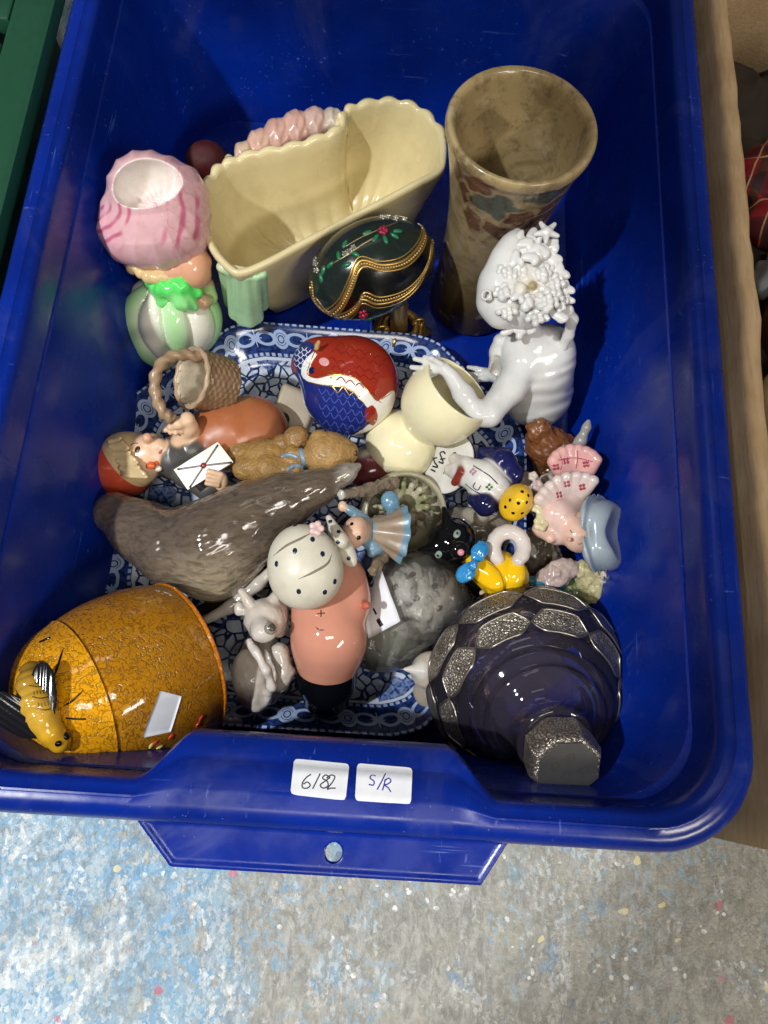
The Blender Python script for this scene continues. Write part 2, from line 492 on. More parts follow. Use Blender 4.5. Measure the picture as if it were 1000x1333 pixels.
class Mat:
    def __init__(s, name):
        s.m = bpy.data.materials.new(name); s.m.use_nodes = True; s.nt = s.m.node_tree
        s.b = s.nt.nodes['Principled BSDF']; s.out = s.nt.nodes['Material Output']
        tc = s.nt.nodes.new('ShaderNodeTexCoord'); s.oc = tc.outputs['Object']
    def set(s, **k):
        for a, v in k.items():
            i = s.b.inputs[a.replace('_', ' ')]
            if isinstance(v, E): s.nt.links.new(v.so, i)
            elif hasattr(v, 'is_output'): s.nt.links.new(v, i)
            else: i.default_value = (*v, 1) if isinstance(v, tuple) and len(v) == 3 and i.type == 'RGBA' else v
        return s
    def noise(s, scale, detail=3, rough=.55, vec=None, dist=0., out='Fac'):
        n = s.nt.nodes.new('ShaderNodeTexNoise'); s.nt.links.new(vec or s.oc, n.inputs['Vector'])
        n.inputs['Scale'].default_value = scale; n.inputs['Detail'].default_value = detail
        n.inputs['Roughness'].default_value = rough; n.inputs['Distortion'].default_value = dist
        return E(s.nt, n.outputs[out])
    def voro(s, scale, feature='DISTANCE_TO_EDGE', vec=None, out='Distance', rnd=1):
        n = s.nt.nodes.new('ShaderNodeTexVoronoi'); n.feature = feature
        s.nt.links.new(vec or s.oc, n.inputs['Vector']); n.inputs['Scale'].default_value = scale
        n.inputs['Randomness'].default_value = rnd
        return E(s.nt, n.outputs[out])
    def scaled(s, sx, sy, sz, vec=None, rot=(0, 0, 0)):
        n = s.nt.nodes.new('ShaderNodeMapping'); s.nt.links.new(vec or s.oc, n.inputs[0])
        n.inputs['Scale'].default_value = (sx, sy, sz); n.inputs['Rotation'].default_value = rot
        return n.outputs[0]
    def warp(s, scale, amt, vec=None):
        n = s.nt.nodes.new('ShaderNodeTexNoise'); n.inputs['Scale'].default_value = scale
        s.nt.links.new(vec or s.oc, n.inputs['Vector'])
        a = s.nt.nodes.new('ShaderNodeVectorMath'); a.operation = 'MULTIPLY_ADD'
        s.nt.links.new(n.outputs['Color'], a.inputs[0]); a.inputs[1].default_value = (amt,) * 3
        s.nt.links.new(vec or s.oc, a.inputs[2]); return a.outputs[0]
    def attr(s, name):
        n = s.nt.nodes.new('ShaderNodeAttribute'); n.attribute_name = name; return n
    def xyz(s, so):
        n = s.nt.nodes.new('ShaderNodeSeparateXYZ'); s.nt.links.new(so, n.inputs[0])
        return [E(s.nt, n.outputs[i]) for i in range(3)]
    def mix(s, fac, a, b, mode='MIX'):
        n = s.nt.nodes.new('ShaderNodeMix'); n.data_type = 'RGBA'; n.blend_type = mode
        for i, x in ((0, fac), (6, a), (7, b)):
            if isinstance(x, E): s.nt.links.new(x.so, n.inputs[i])
            elif hasattr(x, 'is_output'): s.nt.links.new(x, n.inputs[i])
            else: n.inputs[i].default_value = x if i == 0 else (*x, 1)
        return n.outputs[2]
    def bump(s, h, strength=.3, dist=.001):
        n = s.nt.nodes.new('ShaderNodeBump'); s.nt.links.new(h.so, n.inputs['Height'])
        n.inputs['Strength'].default_value = strength; n.inputs['Distance'].default_value = dist
        s.nt.links.new(n.outputs[0], s.b.inputs['Normal'])
        return s
def glaze(name, col=None, rough=.13, mott=.18, mscale=60, grime='5a4a36', gamt=.25, bumps=.06, bscale=120, **k):
    """glazed pottery: the paint colour, slightly uneven, with a thin film of dust"""
    m = Mat(name)
    base = m.attr('Col').outputs['Color'] if col is None else C(col)
    n = m.noise(mscale, 4, .6); g = m.noise(mscale * .4, 5, .65, dist=.4)
    c = m.mix(n.ramp(.35, .75, 0, mott), base, (.25, .22, .18), 'MULTIPLY')
    c = m.mix(g.ramp(.5, .8, 0, gamt), c, C(grime))
    r = m.noise(mscale * .7, 3).ramp(.3, .8, rough * .7, rough * 1.9)
    m.set(Base_Color=c, Roughness=r, **k)
    if bumps: m.bump(m.noise(bscale, 3), bumps, .0015)
    return m.m
def plain(name, col, rough=.3, metal=0., **k):
    m = Mat(name); n = m.noise(150, 3)
    m.set(Base_Color=m.mix(n.ramp(.3, .8, 0, .25), C(col), tuple(x * .6 for x in C(col))), Roughness=rough, Metallic=metal, **k)
    return m.m
cy = scene.cycles
cy.max_bounces = 8; cy.diffuse_bounces = 3; cy.glossy_bounces = 3; cy.transmission_bounces = 7; cy.transparent_max_bounces = 8
cy.caustics_reflective = False; cy.caustics_refractive = False; cy.sample_clamp_indirect = 6
cy.use_adaptive_sampling = True; cy.adaptive_threshold = 0.04
# ================================================================== floor
def floor_mat():
    m = Mat('worn_painted_concrete')
    st = m.scaled(1, .55, 1, rot=(0, 0, -.9))
    big = m.noise(7, 4, .6, dist=.6); mid = m.noise(34, 6, .68, dist=.5); fine = m.noise(170, 5, .7, vec=st, dist=.8)
    chips = m.noise(150, 5, .66, vec=st, dist=1.0)
    x, y, z = m.xyz(m.oc)
    c = m.mix(fine.ramp(.35, .66), C('85847e'), C('adaca5'))
    c = m.mix(mid.ramp(.5, .66, 0, .6), c, C('a8a596'))
    c = m.mix(m.noise(48, 5, .7, vec=m.warp(60, .01), dist=.9).ramp(.62, .74, 0, .55), c, C('6d6a60'))
    # old pale blue and white paint, thinning to the right
    side = x.ramp(-.22, .12, 1, 0)
    blue = ((m.noise(18, 6, .7, dist=.9) + side * .24 + chips * .38)).ramp(.79, .87)
    c = m.mix(blue * .62, c, m.mix(m.noise(60, 3).ramp(.35, .65), C('8fb2c6'), C('5d93bb')))
    b2 = (m.noise(30, 6, .72, dist=1.0) + side * .16 + chips * .25).ramp(.80, .85)
    c = m.mix(b2 * .8, c, C('5b9cc9'))
    wh = (m.noise(30, 6, .72, dist=1.4) * .55 + chips * .6 + side * .06).ramp(.63, .70)
    c = m.mix(wh * .22, c, C('dfe2e0'))
    sp = m.voro(150, 'F1', vec=m.warp(120, .006)).lt(.24) * m.noise(30, 4).ramp(.54, .6)
    c = m.mix(sp * .85, c, C('eef0ee'))
    # crisp chips of lost and left paint
    for sc, bias, msk, col, amt in ((330, .60, 'b', '8fb6cf', .45), (240, .68, 'b', '6aa0c6', .5), (420, .72, 'w', 'dfe3e3', .45), (260, .83, 'w', 'e6e8e6', .8), (280, .66, 'g', '75736b', .5), (380, .64, 'g', '94928a', .5), (210, .82, 'g', 'd0c8a8', .5)):
        wv = m.warp(420, .0045, m.scaled(1, .7, 1, rot=(0, 0, sc * .01)))
        rnd_ = m.xyz(m.voro(sc, 'F1', vec=wv, out='Color').so)[0]
        reg = {'b': m.noise(13, 5, .68, dist=.8) + side * .3 - .12, 'w': m.noise(17, 5, .7, dist=.8) + side * .14, 'g': m.noise(21, 5, .7, dist=.6)}[msk]
        hit_ = (rnd_ * .30 + reg * .95).ramp(bias + .045, bias + .085)
        c = m.mix(hit_ * (amt * (.8 if msk != 'g' else .55)), c, C(col))
    for sc, thr, ga, gb, col in ((31, .10, .56, .6, 'e6d9a2'), (27, .09, .58, .62, 'c0707c'), (23, .10, .6, .64, '4f6f8c')):
        q = m.voro(sc, 'F1', vec=m.warp(70, .012, m.scaled(1, 1.2, 1, rot=(0, 0, sc)))).lt(thr) * m.noise(9 + sc * .1, 1).ramp(ga - .14, gb - .12)
        c = m.mix(q * .75, c, C(col))
    m.set(Base_Color=c, Roughness=chips.ramp(.35, .7, .35, .7))
    m.bump(fine * .5 + chips + wh * .4 + m.noise(400, 3), .5, .0014)
    return m.m
fl = Msh([(-4, -4, 0), (4, -4, 0), (4, 4, 0), (-4, 4, 0)], [(0, 1, 2, 3)])
tag(obj('floor', fl, floor_mat(), origin=(0, 0, 0)), kind='structure')

# ================================================================== blue tub
X0, X1, Y0, Y1, ZR = -.2195, .2045, -.037, .578, .17
def rrect(d, r, nf=110, ns=60, nc=10):
    x0, x1, y0, y1 = X0 + d, X1 - d, Y0 + d, Y1 - d
    p = []
    for i in range(nf): p.append((x0 + r + (x1 - x0 - 2 * r) * i / nf, y0))
    for i in range(nc): a = -math.pi / 2 + math.pi / 2 * i / nc; p.append((x1 - r + r * math.cos(a), y0 + r + r * math.sin(a)))
    for i in range(ns): p.append((x1, y0 + r + (y1 - y0 - 2 * r) * i / ns))
    for i in range(nc): a = math.pi / 2 * i / nc; p.append((x1 - r + r * math.cos(a), y1 - r + r * math.sin(a)))
    for i in range(nf): p.append((x1 - r - (x1 - x0 - 2 * r) * i / nf, y1))
    for i in range(nc): a = math.pi / 2 + math.pi / 2 * i / nc; p.append((x0 + r + r * math.cos(a), y1 - r + r * math.sin(a)))
    for i in range(ns): p.append((x0, y1 - r - (y1 - y0 - 2 * r) * i / ns))
    for i in range(nc): a = math.pi + math.pi / 2 * i / nc; p.append((x0 + r + r * math.cos(a), y0 + r + r * math.sin(a)))
    return np.array(p)
def sstep(a, b, x): t = np.clip((x - a) / (b - a), 0, 1); return t * t * (3 - 2 * t)
# d inwards, z, corner radius, handle bulge, handle drop
PROF = [(.052, .0, .035, 0, 0), (.050, .003, .036, 0, 0), (.030, .125, .045, 0, 0), (.024, .143, .046, 0, 0),
        (.0195, .1445, .047, 0, 0), (.003, .1450, .050, 0, 0), (.0008, .1470, .051, 0, 0), (.0, .152, .051, 0, 0), (.0003, .160, .051, 0, 0),
        (.0018, .1655, .05, 0, 0), (.0045, .1690, .049, .001, .0), (.008, .1700, .047, .002, .0003),
        (.0108, .1699, .046, .005, .0008), (.0112, .1704, .046, .0055, .0012), (.0122, .1704, .045, .0060, .0016), (.0126, .1698, .045, .0085, .0022),
        (.0160, .1688, .043, .0118, .0035), (.0172, .1680, .042, .0126, .0062), (.0185, .1668, .041, .0142, .0066), (.0195, .1652, .041, .0210, .0075),
        (.0205, .162, .040, .0232, .0095), (.0212, .155, .040, .0236, .012), (.0245, .13, .038, .0205, .006), (.0290, .09, .036, .012, .0), (.037, .03, .032, .0, 0),
        (.040, .014, .030, 0, 0), (.044, .008, .027, 0, 0), (.054, .006, .02, 0, 0)]
def tub_loops():
    L = []
    for d, z, r, hb, hd in PROF:
        q = rrect(d, r)
        T = sstep(-.101, -.076, q[:, 0]) * (1 - sstep(.050, .076, q[:, 0]))
        Tb = T * 0.0
        fr = (q[:, 1] < Y0 + d + 1e-4); bk = (q[:, 1] > Y1 - d - 1e-4)
        v = np.zeros((len(q), 3)); v[:, :2] = q; v[:, 2] = z
        v[:, 1] += np.where(fr, T * hb, 0) - np.where(bk, Tb * hb, 0)
        v[:, 2] -= np.where(fr, T * hd, 0)
        L.append(v)
    return L
def tub_mat():
    m = Mat('blue_plastic')
    n = m.noise(14, 4, .6); s = m.noise(320, 2, vec=m.scaled(1, .04, 1)); s2 = m.noise(260, 2, vec=m.scaled(.05, 1, 1, rot=(0, 0, .5)))
    sc = s.ramp(.67, .73).max(s2.ramp(.68, .74)) * m.noise(24, 3).ramp(.45, .65)
    c = m.mix(n.ramp(.35, .7), C('02268a'), C('021f76'))
    c = m.mix(sc * .35, c, C('5f7fd6'))
    c = m.mix(m.noise(30, 6, .7).ramp(.55, .85, 0, .06), c, C('8d95ad'))
    sm = m.noise(11, 5, .65, vec=m.scaled(1, 1, .45), dist=1.2)
    c = m.mix(sm.ramp(.55, .72, 0, .035), c, C('9aa4c0'))
    sp = m.voro(260, 'F1').lt(.10) * m.noise(18, 3).ramp(.5, .62)
    c = m.mix(sp * .2, c, C('b4b8c4'))
    m.set(Base_Color=c, Roughness=(m.noise(40, 4).ramp(.35, .7, .20, .34) + sm.ramp(.5, .7, 0, .14)), Specular_IOR_Level=.4)
    m.bump(m.noise(220, 3) * .5 + sc * -.5, .10, .0008)
    return m.m
BLUE = tub_mat()
tub = thing('storage_tub', 'bright blue plastic storage tub full of china ornaments with two white stickers', 'tub', (0, .25, 0))
TUB = loft(tub_loops())
obj('body', TUB, BLUE, tub, sharp=50)
# handle flaps under the rim, front and back
def flap(sgn, yb):
    a = .0
    tl, tr = np.array([-.104, yb, .1455]), np.array([.085, yb, .1455])
    bl, br = np.array([-.083, yb - .0235 * sgn, .1405]), np.array([.071, yb - .0235 * sgn, .1405])
    ex = unit(tr - tl); ey = unit(np.cross(np.cross(ex, bl - tl), ex)); ez = np.cross(ex, ey)
    o = (tl + tr + bl + br) / 4
    poly = np.array([((p - o) @ ex, (p - o) @ ey) for p in (tl, tr, br, bl)])
    def sdp(q, k):
        pl = poly * k; d = np.full(len(q), 9e9); s = np.ones(len(q))
        ins = inpoly(q, pl)
        for i in range(4):
            a_, b_ = pl[i - 1], pl[i]; e = b_ - a_; w = q - a_
            t = np.clip((w @ e) / (e @ e), 0, 1); d = np.minimum(d, np.linalg.norm(w - t[:, None] * e, axis=1))
        return np.where(ins, -d, d)
    S = Sdf(.0009)
    def fn(p):
        q = p - o; xy = np.stack([q @ ex, q @ ey], 1); h = q @ ez
        d2 = sdp(xy, 1.0)
        hole = .0042 - np.linalg.norm((xy - np.array([.0045, .001])) * np.array([1, .85]), axis=1)
        th = .0013 + .0009 * sstep(-.0040, -.0016, d2)
        return np.maximum(np.maximum(d2, hole), np.abs(h) - th)
    S._add(fn, o - np.array([.105, .02, .01]), o + np.array([.105, .02, .01]), '0a28ae', 0)
    return S.mesh()
obj('handle', Msh(flap(1, -.0345).v, flap(1, -.0345).f), BLUE, tub)
bf = flap(-1, Y1 - .0025); obj('handle', Msh(bf.v, bf.f), BLUE, tub)
# stickers with handwriting
PAPER = Mat('white_sticker_paper'); PAPER.set(Base_Color=PAPER.mix(PAPER.noise(160, 3).ramp(.3, .7, 0, .2), C('e3e4e8'), C('c4c6cc')), Roughness=.55); PAPER = PAPER.m
PEN_K = plain('dark_grey_ballpoint_ink', '3a3c44', .5); PEN_B = plain('blue_ballpoint_ink', '2b359e', .5)
def sticker(quad, lines, ink, lab):
    sm = sheet(TUB, quad, 16, 10, .0005, .0003, .16)
    so = obj('sticker', sm, PAPER, tub, sharp=40); so['label'] = lab
    obj('handwriting', join(*[stroke(sm, l, 1.7, .3, 5) for l in lines]), ink, so)
sticker([(383, 988), (455, 995), (450, 1042), (378, 1034)],
        [[(405, 1008), (399, 1012), (394, 1019), (394, 1025), (400, 1026), (404, 1022), (400, 1018), (395, 1021)],
         [(417, 1007), (412, 1017), (407, 1027)],
         [(430, 1012), (424, 1009), (420, 1013), (426, 1017), (427, 1023), (421, 1026), (417, 1022), (423, 1017), (430, 1012)],
         [(425, 1013), (431, 1009), (436, 1011), (433, 1018), (426, 1027), (431, 1026), (437, 1026)]], PEN_K, 'white sticker with 6182 in dark handwriting')
sticker([(465, 994), (537, 1000), (535, 1047), (462, 1042)],
        [[(489, 1010), (484, 1009), (482, 1013), (487, 1017), (486, 1022), (480, 1021)],
         [(502, 1007), (497, 1017), (491, 1028)],
         [(502, 1014), (500, 1022), (498, 1029)],
         [(500, 1017), (506, 1013), (509, 1017), (504, 1021), (500, 1022), (505, 1025), (509, 1031)]], PEN_B, 'white sticker with S/R in blue handwriting')

# ================================================================== green crate, left of the tub
GREEN = plain('green_plastic', '1c4a35', .42)
gc = thing('plastic_crate', 'dark green plastic crate with slotted rim left of the blue tub', 'crate', (-.46, .25, 0))
gx0, gx1, gy0, gy1 = -.70, -.2285, -.02, .56
def boxm(x0, x1, y0, y1, z0, z1, bev=.003):
    l = []
    for z, d in ((z0, bev), (z0 + bev, 0), (z1 - bev, 0), (z1 - bev * .3, bev * .3), (z1, bev)):
        l.append(np.array([(x0 + d, y0 + d, z), (x1 - d, y0 + d, z), (x1 - d, y1 - d, z), (x0 + d, y1 - d, z)]))
    return loft(l)
obj('base', boxm(gx0 + .03, gx1 - .052, gy0 + .03, gy1 - .03, .001, .006), GREEN, gc, sharp=30)
for nm, a in (('wall', (gx1 - .050, gx1 - .045, gy0 + .03, gy1 - .03)), ('wall', (gx0 + .029, gx0 + .034, gy0 + .03, gy1 - .03)),
              ('wall', (gx0 + .034, gx1 - .0502, gy0 + .03, gy0 + .035)), ('wall', (gx0 + .034, gx1 - .0502, gy1 - .035, gy1 - .03))):
    obj(nm, boxm(*a, .0062, .1495), GREEN, gc, sharp=30)
# rim bars: outer tube, inner tube, webs between the slots
def rim_long(xa, xb):
    return boxm(xa, xb, gy0, gy1, .15, .166, .005)
for xa, xb in ((gx1 - .0285, gx1), (gx1 - .054, gx1 - .040), (gx0, gx0 + .022), (gx0 + .030, gx0 + .038)):
    obj('rim_bar', rim_long(xa, xb), GREEN, gc, sharp=30)
for ya, yb in ((gy0, gy0 + .02), (gy1 - .02, gy1)):
    obj('rim_bar', boxm(gx0 + .039, gx1 - .055, ya, yb, .15, .1655, .004), GREEN, gc, sharp=30)
k = 0; y = gy0 + .025
while y < gy1 - .03:
    for xa in (gx1 - .0402, gx0 + .0218):
        obj('rim_web', boxm(xa, xa + (.0118 if xa > -.4 else .0094), y, y + .024, .151, .1645, .002), GREEN, gc, sharp=30)
    y += .044
S = Sdf(.0012)
for (px, py, r) in ((-20, 40, 34), (-60, 120, 40), (-90, 20, 44)): S.ell(px, py, .1, (r, r * .8, r * .7), '3a3f38', k=.004)

# ================================================================== cardboard box, right of the tub
def card_mat():
    m = Mat('corrugated_cardboard')
    fib = m.noise(420, 3, vec=m.scaled(1, .12, 1)); big = m.noise(22, 5, .6)
    c = m.mix(big.ramp(.3, .7), C('ccb08a'), C('b89a72'))
    c = m.mix(fib.ramp(.4, .7, 0, .3), c, C('8c7050'))
    m.set(Base_Color=c, Roughness=.8); m.bump(fib + big, .4, .0008)
    return m.m
CARD = card_mat()
cb = thing('cardboard_box', 'open brown cardboard box right of the blue tub', 'box', (.38, .2, 0))
bx0, bx1, by0, by1, bz = .2120, .56, -.034, .60, .170
def card_wall(p0, p1, t, z1, z0=.0, n=44, amp=.0009, sd=1):
    """upright board with a soft, slightly uneven top edge"""
    p0 = np.array(p0); p1 = np.array(p1); e = unit(np.append(p1 - p0, 0)); nrm = np.array([-e[1], e[0], 0])
    r = np.random.default_rng(sd); loops = []
    ww = np.cumsum(r.normal(0, amp * .5, n)); ww -= np.linspace(ww[0], ww[-1], n)
    for i in range(n):
        q = np.append(p0 + (p1 - p0) * i / (n - 1), 0); j = r.normal(0, amp * .35); h = z1 + ww[i] * .8 + r.normal(0, .0003)
        o = nrm * ww[i] * .8
        loops.append(np.array([q - nrm * t / 2 + [0, 0, z0] , q + nrm * t / 2 + [0, 0, z0], q + nrm * (t / 2 + j) + o + [0, 0, h - .0035], q + nrm * (t / 2 - .003) + o + [0, 0, h - .0005],
                               q + o + [0, 0, h], q - nrm * (t / 2 - .003) + o + [0, 0, h - .0006], q - nrm * (t / 2 - j) + o + [0, 0, h - .004]]))
    return loft(loops)
obj('side_wall', card_wall((bx0 + .007, by1 - .001), (bx0 + .007, by0 + .001), .0130, bz, sd=1), CARD, cb)
obj('side_wall', card_wall((bx1, by0), (bx1, by1), .008, bz, sd=2), CARD, cb)
obj('end_wall', card_wall((bx0 + .014, by0 + .006), (bx1 - .005, by0 + .006), .010, bz - .001, sd=3), CARD, cb)
obj('end_wall', card_wall((bx0 + .014, by1 - .004), (bx1 - .005, by1 - .004), .008, bz - .001, sd=4), CARD, cb)
obj('base', boxm(bx0 + .014, bx1 - .005, by0 + .012, by1 - .009, .001, .005), CARD, cb)
S = Sdf(.002)  # crumpled dark filler, added so the box inside stays dark
for i in range(7):
    for j in range(3): S.ellw((.262 + j * .098, .03 + i * .086, .045 + .008 * ((i * 5 + j * 3) % 3)), (.062, .058, .035), np.eye(3), '2a221c', k=.02)
S.disp = lambda p: .02 * np.abs(vnoise(p, 26, 5) - .5) + .008 * np.abs(vnoise(p, 60, 2) - .5)
tag(obj('dark_filler', S.mesh(), plain('dark_filler_cloth', '2e251e', .9)), 'dark brown crumpled filler added to darken the inside of the cardboard box', 'cloth')
# things showing in the cardboard box
def tartan():
    m = Mat('red_tartan_cloth')
    x, y, z = m.xyz(m.scaled(1, 1, 1, rot=(.3, .2, .5)))
    def band(e, per, w): return ((e / per).fract() - .5).abs().lt(w)
    c = m.mix(band(x, .02, .16) * .75, C('8a1620'), C('14301f'))
    c = m.mix(band(y, .02, .16) * .6, c, C('101a2a'))
    c = m.mix((band(x + .006, .02, .03)).max(band(y + .006, .02, .03)) * .7, c, C('c9b98a'))
    m.set(Base_Color=c, Roughness=.9); m.bump(m.noise(900, 2), .3, .0005); return m.m
S = Sdf(.0013)
S.ell(1005, 225, .115, (52, 40, 40), '8a1620', 20, k=.01).ell(1015, 290, .105, (50, 34, 40), '8a1620', -15, k=.008).ell(1050, 250, .10, (50, 50, 40), '8a1620', k=.01)
S.disp = lambda p: .0025 * np.sin(p[:, 0] * 260 + p[:, 1] * 120) * np.sin(p[:, 1] * 210 + 2 * p[:, 2] * 90)
tag(obj('tartan_bundle', S.mesh(), tartan()), 'crumpled red tartan cloth inside the cardboard box', 'cloth')
S = Sdf(.0013); S.ell(1012, 358, .105, (36, 26, 26), '6f747c', 30, k=.008).ell(1040, 345, .10, (40, 30, 30), '6f747c', k=.01)
S.disp = lambda p: .002 * np.sin(p[:, 0] * 330 + p[:, 2] * 200) * np.cos(p[:, 1] * 260)
tag(obj('cloth_bundle', S.mesh(), plain('grey_cloth', '70757c', .85)), 'small grey cloth below the tartan inside the cardboard box', 'cloth')
AMBER = Mat('amber_glass'); AMBER.set(Base_Color=C('8a5a24'), Roughness=.08, Transmission_Weight=.6, IOR=1.45); AMBER = AMBER.m
c0 = P(1018, 455, .06)
tag(obj('amber_dish', revolve(smoothprof([(.0, 0), (.02, .001), (.024, .006), (.036, .03), (.040, .048), (.0385, .049), (.034, .03), (.02, .009), (0, .007)], 4), c0, (.15, .1, 1), 40,
    rfun=lambda r, h, th, i: r * (1 + .03 * np.cos(12 * th))), AMBER), 'amber brown glass dish inside the cardboard box', 'dish')
c1 = P(1025, 560, .07)
tag(obj('cream_pot', revolve(smoothprof([(0, 0), (.022, .001), (.034, .02), (.036, .04), (.030, .056), (.028, .056), (.032, .04), (.02, .006), (0, .005)], 4), c1, (0, .1, 1), 40), glaze('cream_pot_glaze', 'cfc2a2')),
    'cream pot at the edge of the cardboard box', 'pot')
# ================================================================== blue and white platter
def octo(s, z, dx=0):
    x0, x1, y0, y1 = -.183, .117, .012, .313; cx, cy = (x0 + x1) / 2, (y0 + y1) / 2
    hx, hy, c = (x1 - x0) / 2, (y1 - y0) / 2, .075
    pts = [(-hx + c, -hy), (hx - c, -hy), (hx, -hy + c), (hx, hy - c), (hx - c, hy), (-hx + c, hy), (-hx, hy - c), (-hx, -hy + c)]
    out = []; u = []; acc = 0
    for i in range(8):
        a = np.array(pts[i]); b = np.array(pts[(i + 1) % 8]); L = np.linalg.norm(b - a)
        for t in np.arange(24) / 24:
            # soften the corners a little
            w = min(t, 1 - t); out.append(a + (b - a) * t - unit(a + (b - a) * t) * .0035 * max(0, 1 - w / .09)); u.append(acc + L * t)
        acc += L
    o = np.array(out) * s
    return np.stack([o[:, 0] + cx, o[:, 1] + cy, np.full(len(o), z)], 1), np.array(u) / acc
def platter():
    prof = [(.55, .0085), (.60, .0072), (.62, .0085), (.80, .0100), (.86, .016), (.93, .0245), (1.0, .0320), (1.003, .0335), (.996, .0348), (.985, .0345),
            (.93, .0280), (.875, .0212), (.845, .0165), (.80, .0132), (.6, .0122), (.4, .0120), (.2, .0119), (.03, .0119)]
    L = []; at = []
    for s, z in prof:
        q, u = octo(s, z); L.append(q); at.append(np.stack([u * .98, np.full(len(u), s), np.zeros(len(u))], 1))
    m = loft(L); m.attr = {'pat': np.concatenate(at)}
    # it lies a touch lower at the back
    return m
def platter_mat():
    m = Mat('blue_transfer_print')
    pu, pv, _ = m.xyz(m.attr('pat').outputs['Vector'])
    e = m.voro(128, vec=m.warp(80, .003)); big = m.noise(20, 3, .5, dist=.5)
    W1, B1, B2, LB = C('c3cbd8'), C('16244f'), C('28407c'), C('5f7bb0')
    c = m.mix(e.ramp(.06, .11), B1, W1)
    c = m.mix(m.noise(150, 2).ramp(.45, .62, 0, .3), c, LB)
    blot = m.voro(21, 'F1', vec=m.warp(45, .02)); bl = blot.lt(.34) * big.ramp(.5, .55)
    c = m.mix(bl * .8, c, m.mix(m.voro(190).ramp(.03, .12), LB, B2))
    # border: dark band with rings, loops and stars
    t = ((pu * 24.0).fract() - .5) * .0467; y = (pv - .93) * .18
    d = (t * t + y * y).sqrt()
    ring = (d - .0058).abs().lt(.0011).max(d.lt(.0021)).max((d - .0036).abs().lt(.0006))
    t2 = (t.abs() - .0135); el = (t2 * t2 * .28 + y * y).sqrt(); loop = (el - .0042).abs().lt(.0010)
    t3 = (t.abs() - .0233).abs(); star = (t3 * y.abs()).lt(.0000016) * (t3 + y.abs()).lt(.0062)
    dots = (((pu * 190.0).fract() - .5).abs().lt(.3)) * ((pv - .992).abs().lt(.006)).max((pv - .868).abs().lt(.006))
    pat = ring.max(loop).max(star).max(dots)
    bc = m.mix(pat, m.mix(m.noise(300, 2).ramp(.4, .6), B1, B2), C('9fb0d0'))
    c = m.mix(pv.gt(.85), c, bc)
    c = m.mix((pv - .853).abs().lt(.006), c, W1)
    m.set(Base_Color=c, Roughness=.12)
    m.bump(m.noise(60, 2), .05, .001)
    return m.m
PL = platter()
tag(obj('platter', PL, platter_mat(), sharp=60), 'large octagonal blue and white patterned platter beneath the ornaments', 'platter')

# ================================================================== tall stoneware vase
va = np.array([.0755, .364, .0065])
def vase():
    out = [(.0, .0), (.028, .0), (.0335, .002), (.0345, .006), (.0335, .02), (.0325, .05), (.0325, .08), (.034, .11), (.0375, .14), (.042, .165), (.0445, .176), (.0462, .1815), (.0462, .1855), (.0445, .1875),
           (.0415, .1860), (.0395, .181), (.0375, .165), (.034, .14), (.030, .11), (.0285, .08), (.028, .05), (.027, .012), (.018, .007), (0, .006)]
    m = revolve(smoothprof(out, 24), va, (.012, .012, 1), 220, ref=-V_)
    p = m.attr['pat']; th = p[:, 0] * 2 * math.pi; th = np.where(th > math.pi, th - 2 * math.pi, th); h = p[:, 1]
    inside = (p[:, 2] > .56)
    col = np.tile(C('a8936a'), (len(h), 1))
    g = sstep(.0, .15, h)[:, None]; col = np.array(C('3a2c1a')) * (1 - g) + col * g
    x = th * .040; y = h - .014                                     # x runs to the right in the picture
    def shape(cx, cy, a, b, ang, c, wob=.12, line=.0011):
        ca, sa = math.cos(ang), math.sin(ang); q = (x - cx) * ca + (y - cy) * sa; r = -(x - cx) * sa + (y - cy) * ca
        t = np.arctan2(r / b, q / a); d = np.sqrt((q / a) ** 2 + (r / b) ** 2) - 1 - wob * np.sin(5 * t + cx * 900)
        msk = (d < 0) & ~inside; col[msk] = np.array(C(c)) * .85 + col[msk] * .15
        e = (np.abs(d) < line / min(a, b)) & ~inside; col[e] = np.array(C('b09c74')) * .6 + col[e] * .4
    shape(-.036, .148, .007, .017, .2, '5f3222')
    shape(-.014, .146, .021, .013, -.35, '44524a', .2)
    shape(.004, .136, .011, .009, .3, '6a4232')
    shape(.030, .150, .020, .014, .5, '5e3c2a', .16)
    shape(.050, .142, .015, .012, -.2, '4a4a34', .2)
    shape(-.046, .158, .009, .012, .1, '7a4a34')
    shape(.018, .158, .017, .009, -.1, '44524a', .18)
    shape(.040, .160, .014, .008, .5, '6a3f2c')
    shape(-.026, .160, .012, .008, .6, '6e4634')
    shape(-.006, .118, .017, .0075, -.5, '643a28')
    shape(.024, .128, .016, .009, .1, '523626')
    shape(.006, .100, .010, .008, .2, '4a5038')
    shape(-.028, .122, .008, .012, .3, '66402c')
    shape(.075, .140, .02, .013, .1, '3f4a3a', .2); shape(.1, .125, .018, .011, .4, '5e3c2a'); shape(-.08, .14, .02, .013, .1, '5e3c2a')
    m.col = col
    return m
VASE_M = Mat('mottled_stoneware')
_n = VASE_M.noise(26, 6, .68, dist=.6); _f = VASE_M.noise(95, 5, .7)
_c = VASE_M.mix(_n.ramp(.36, .62), VASE_M.attr('Col').outputs['Color'], C('544632'), 'MULTIPLY')
_c = VASE_M.mix(_n.ramp(.40, .64, 0, .5), VASE_M.attr('Col').outputs['Color'], _c)
_c = VASE_M.mix(_f.ramp(.48, .70, 0, .5), _c, C('443624'))
_c = VASE_M.mix(VASE_M.noise(50, 4, .6).ramp(.56, .7, 0, .42), _c, C('c4b594'))
VASE_M.set(Base_Color=_c, Roughness=.2).bump(_f + _n, .16, .0012)
VM = vase()
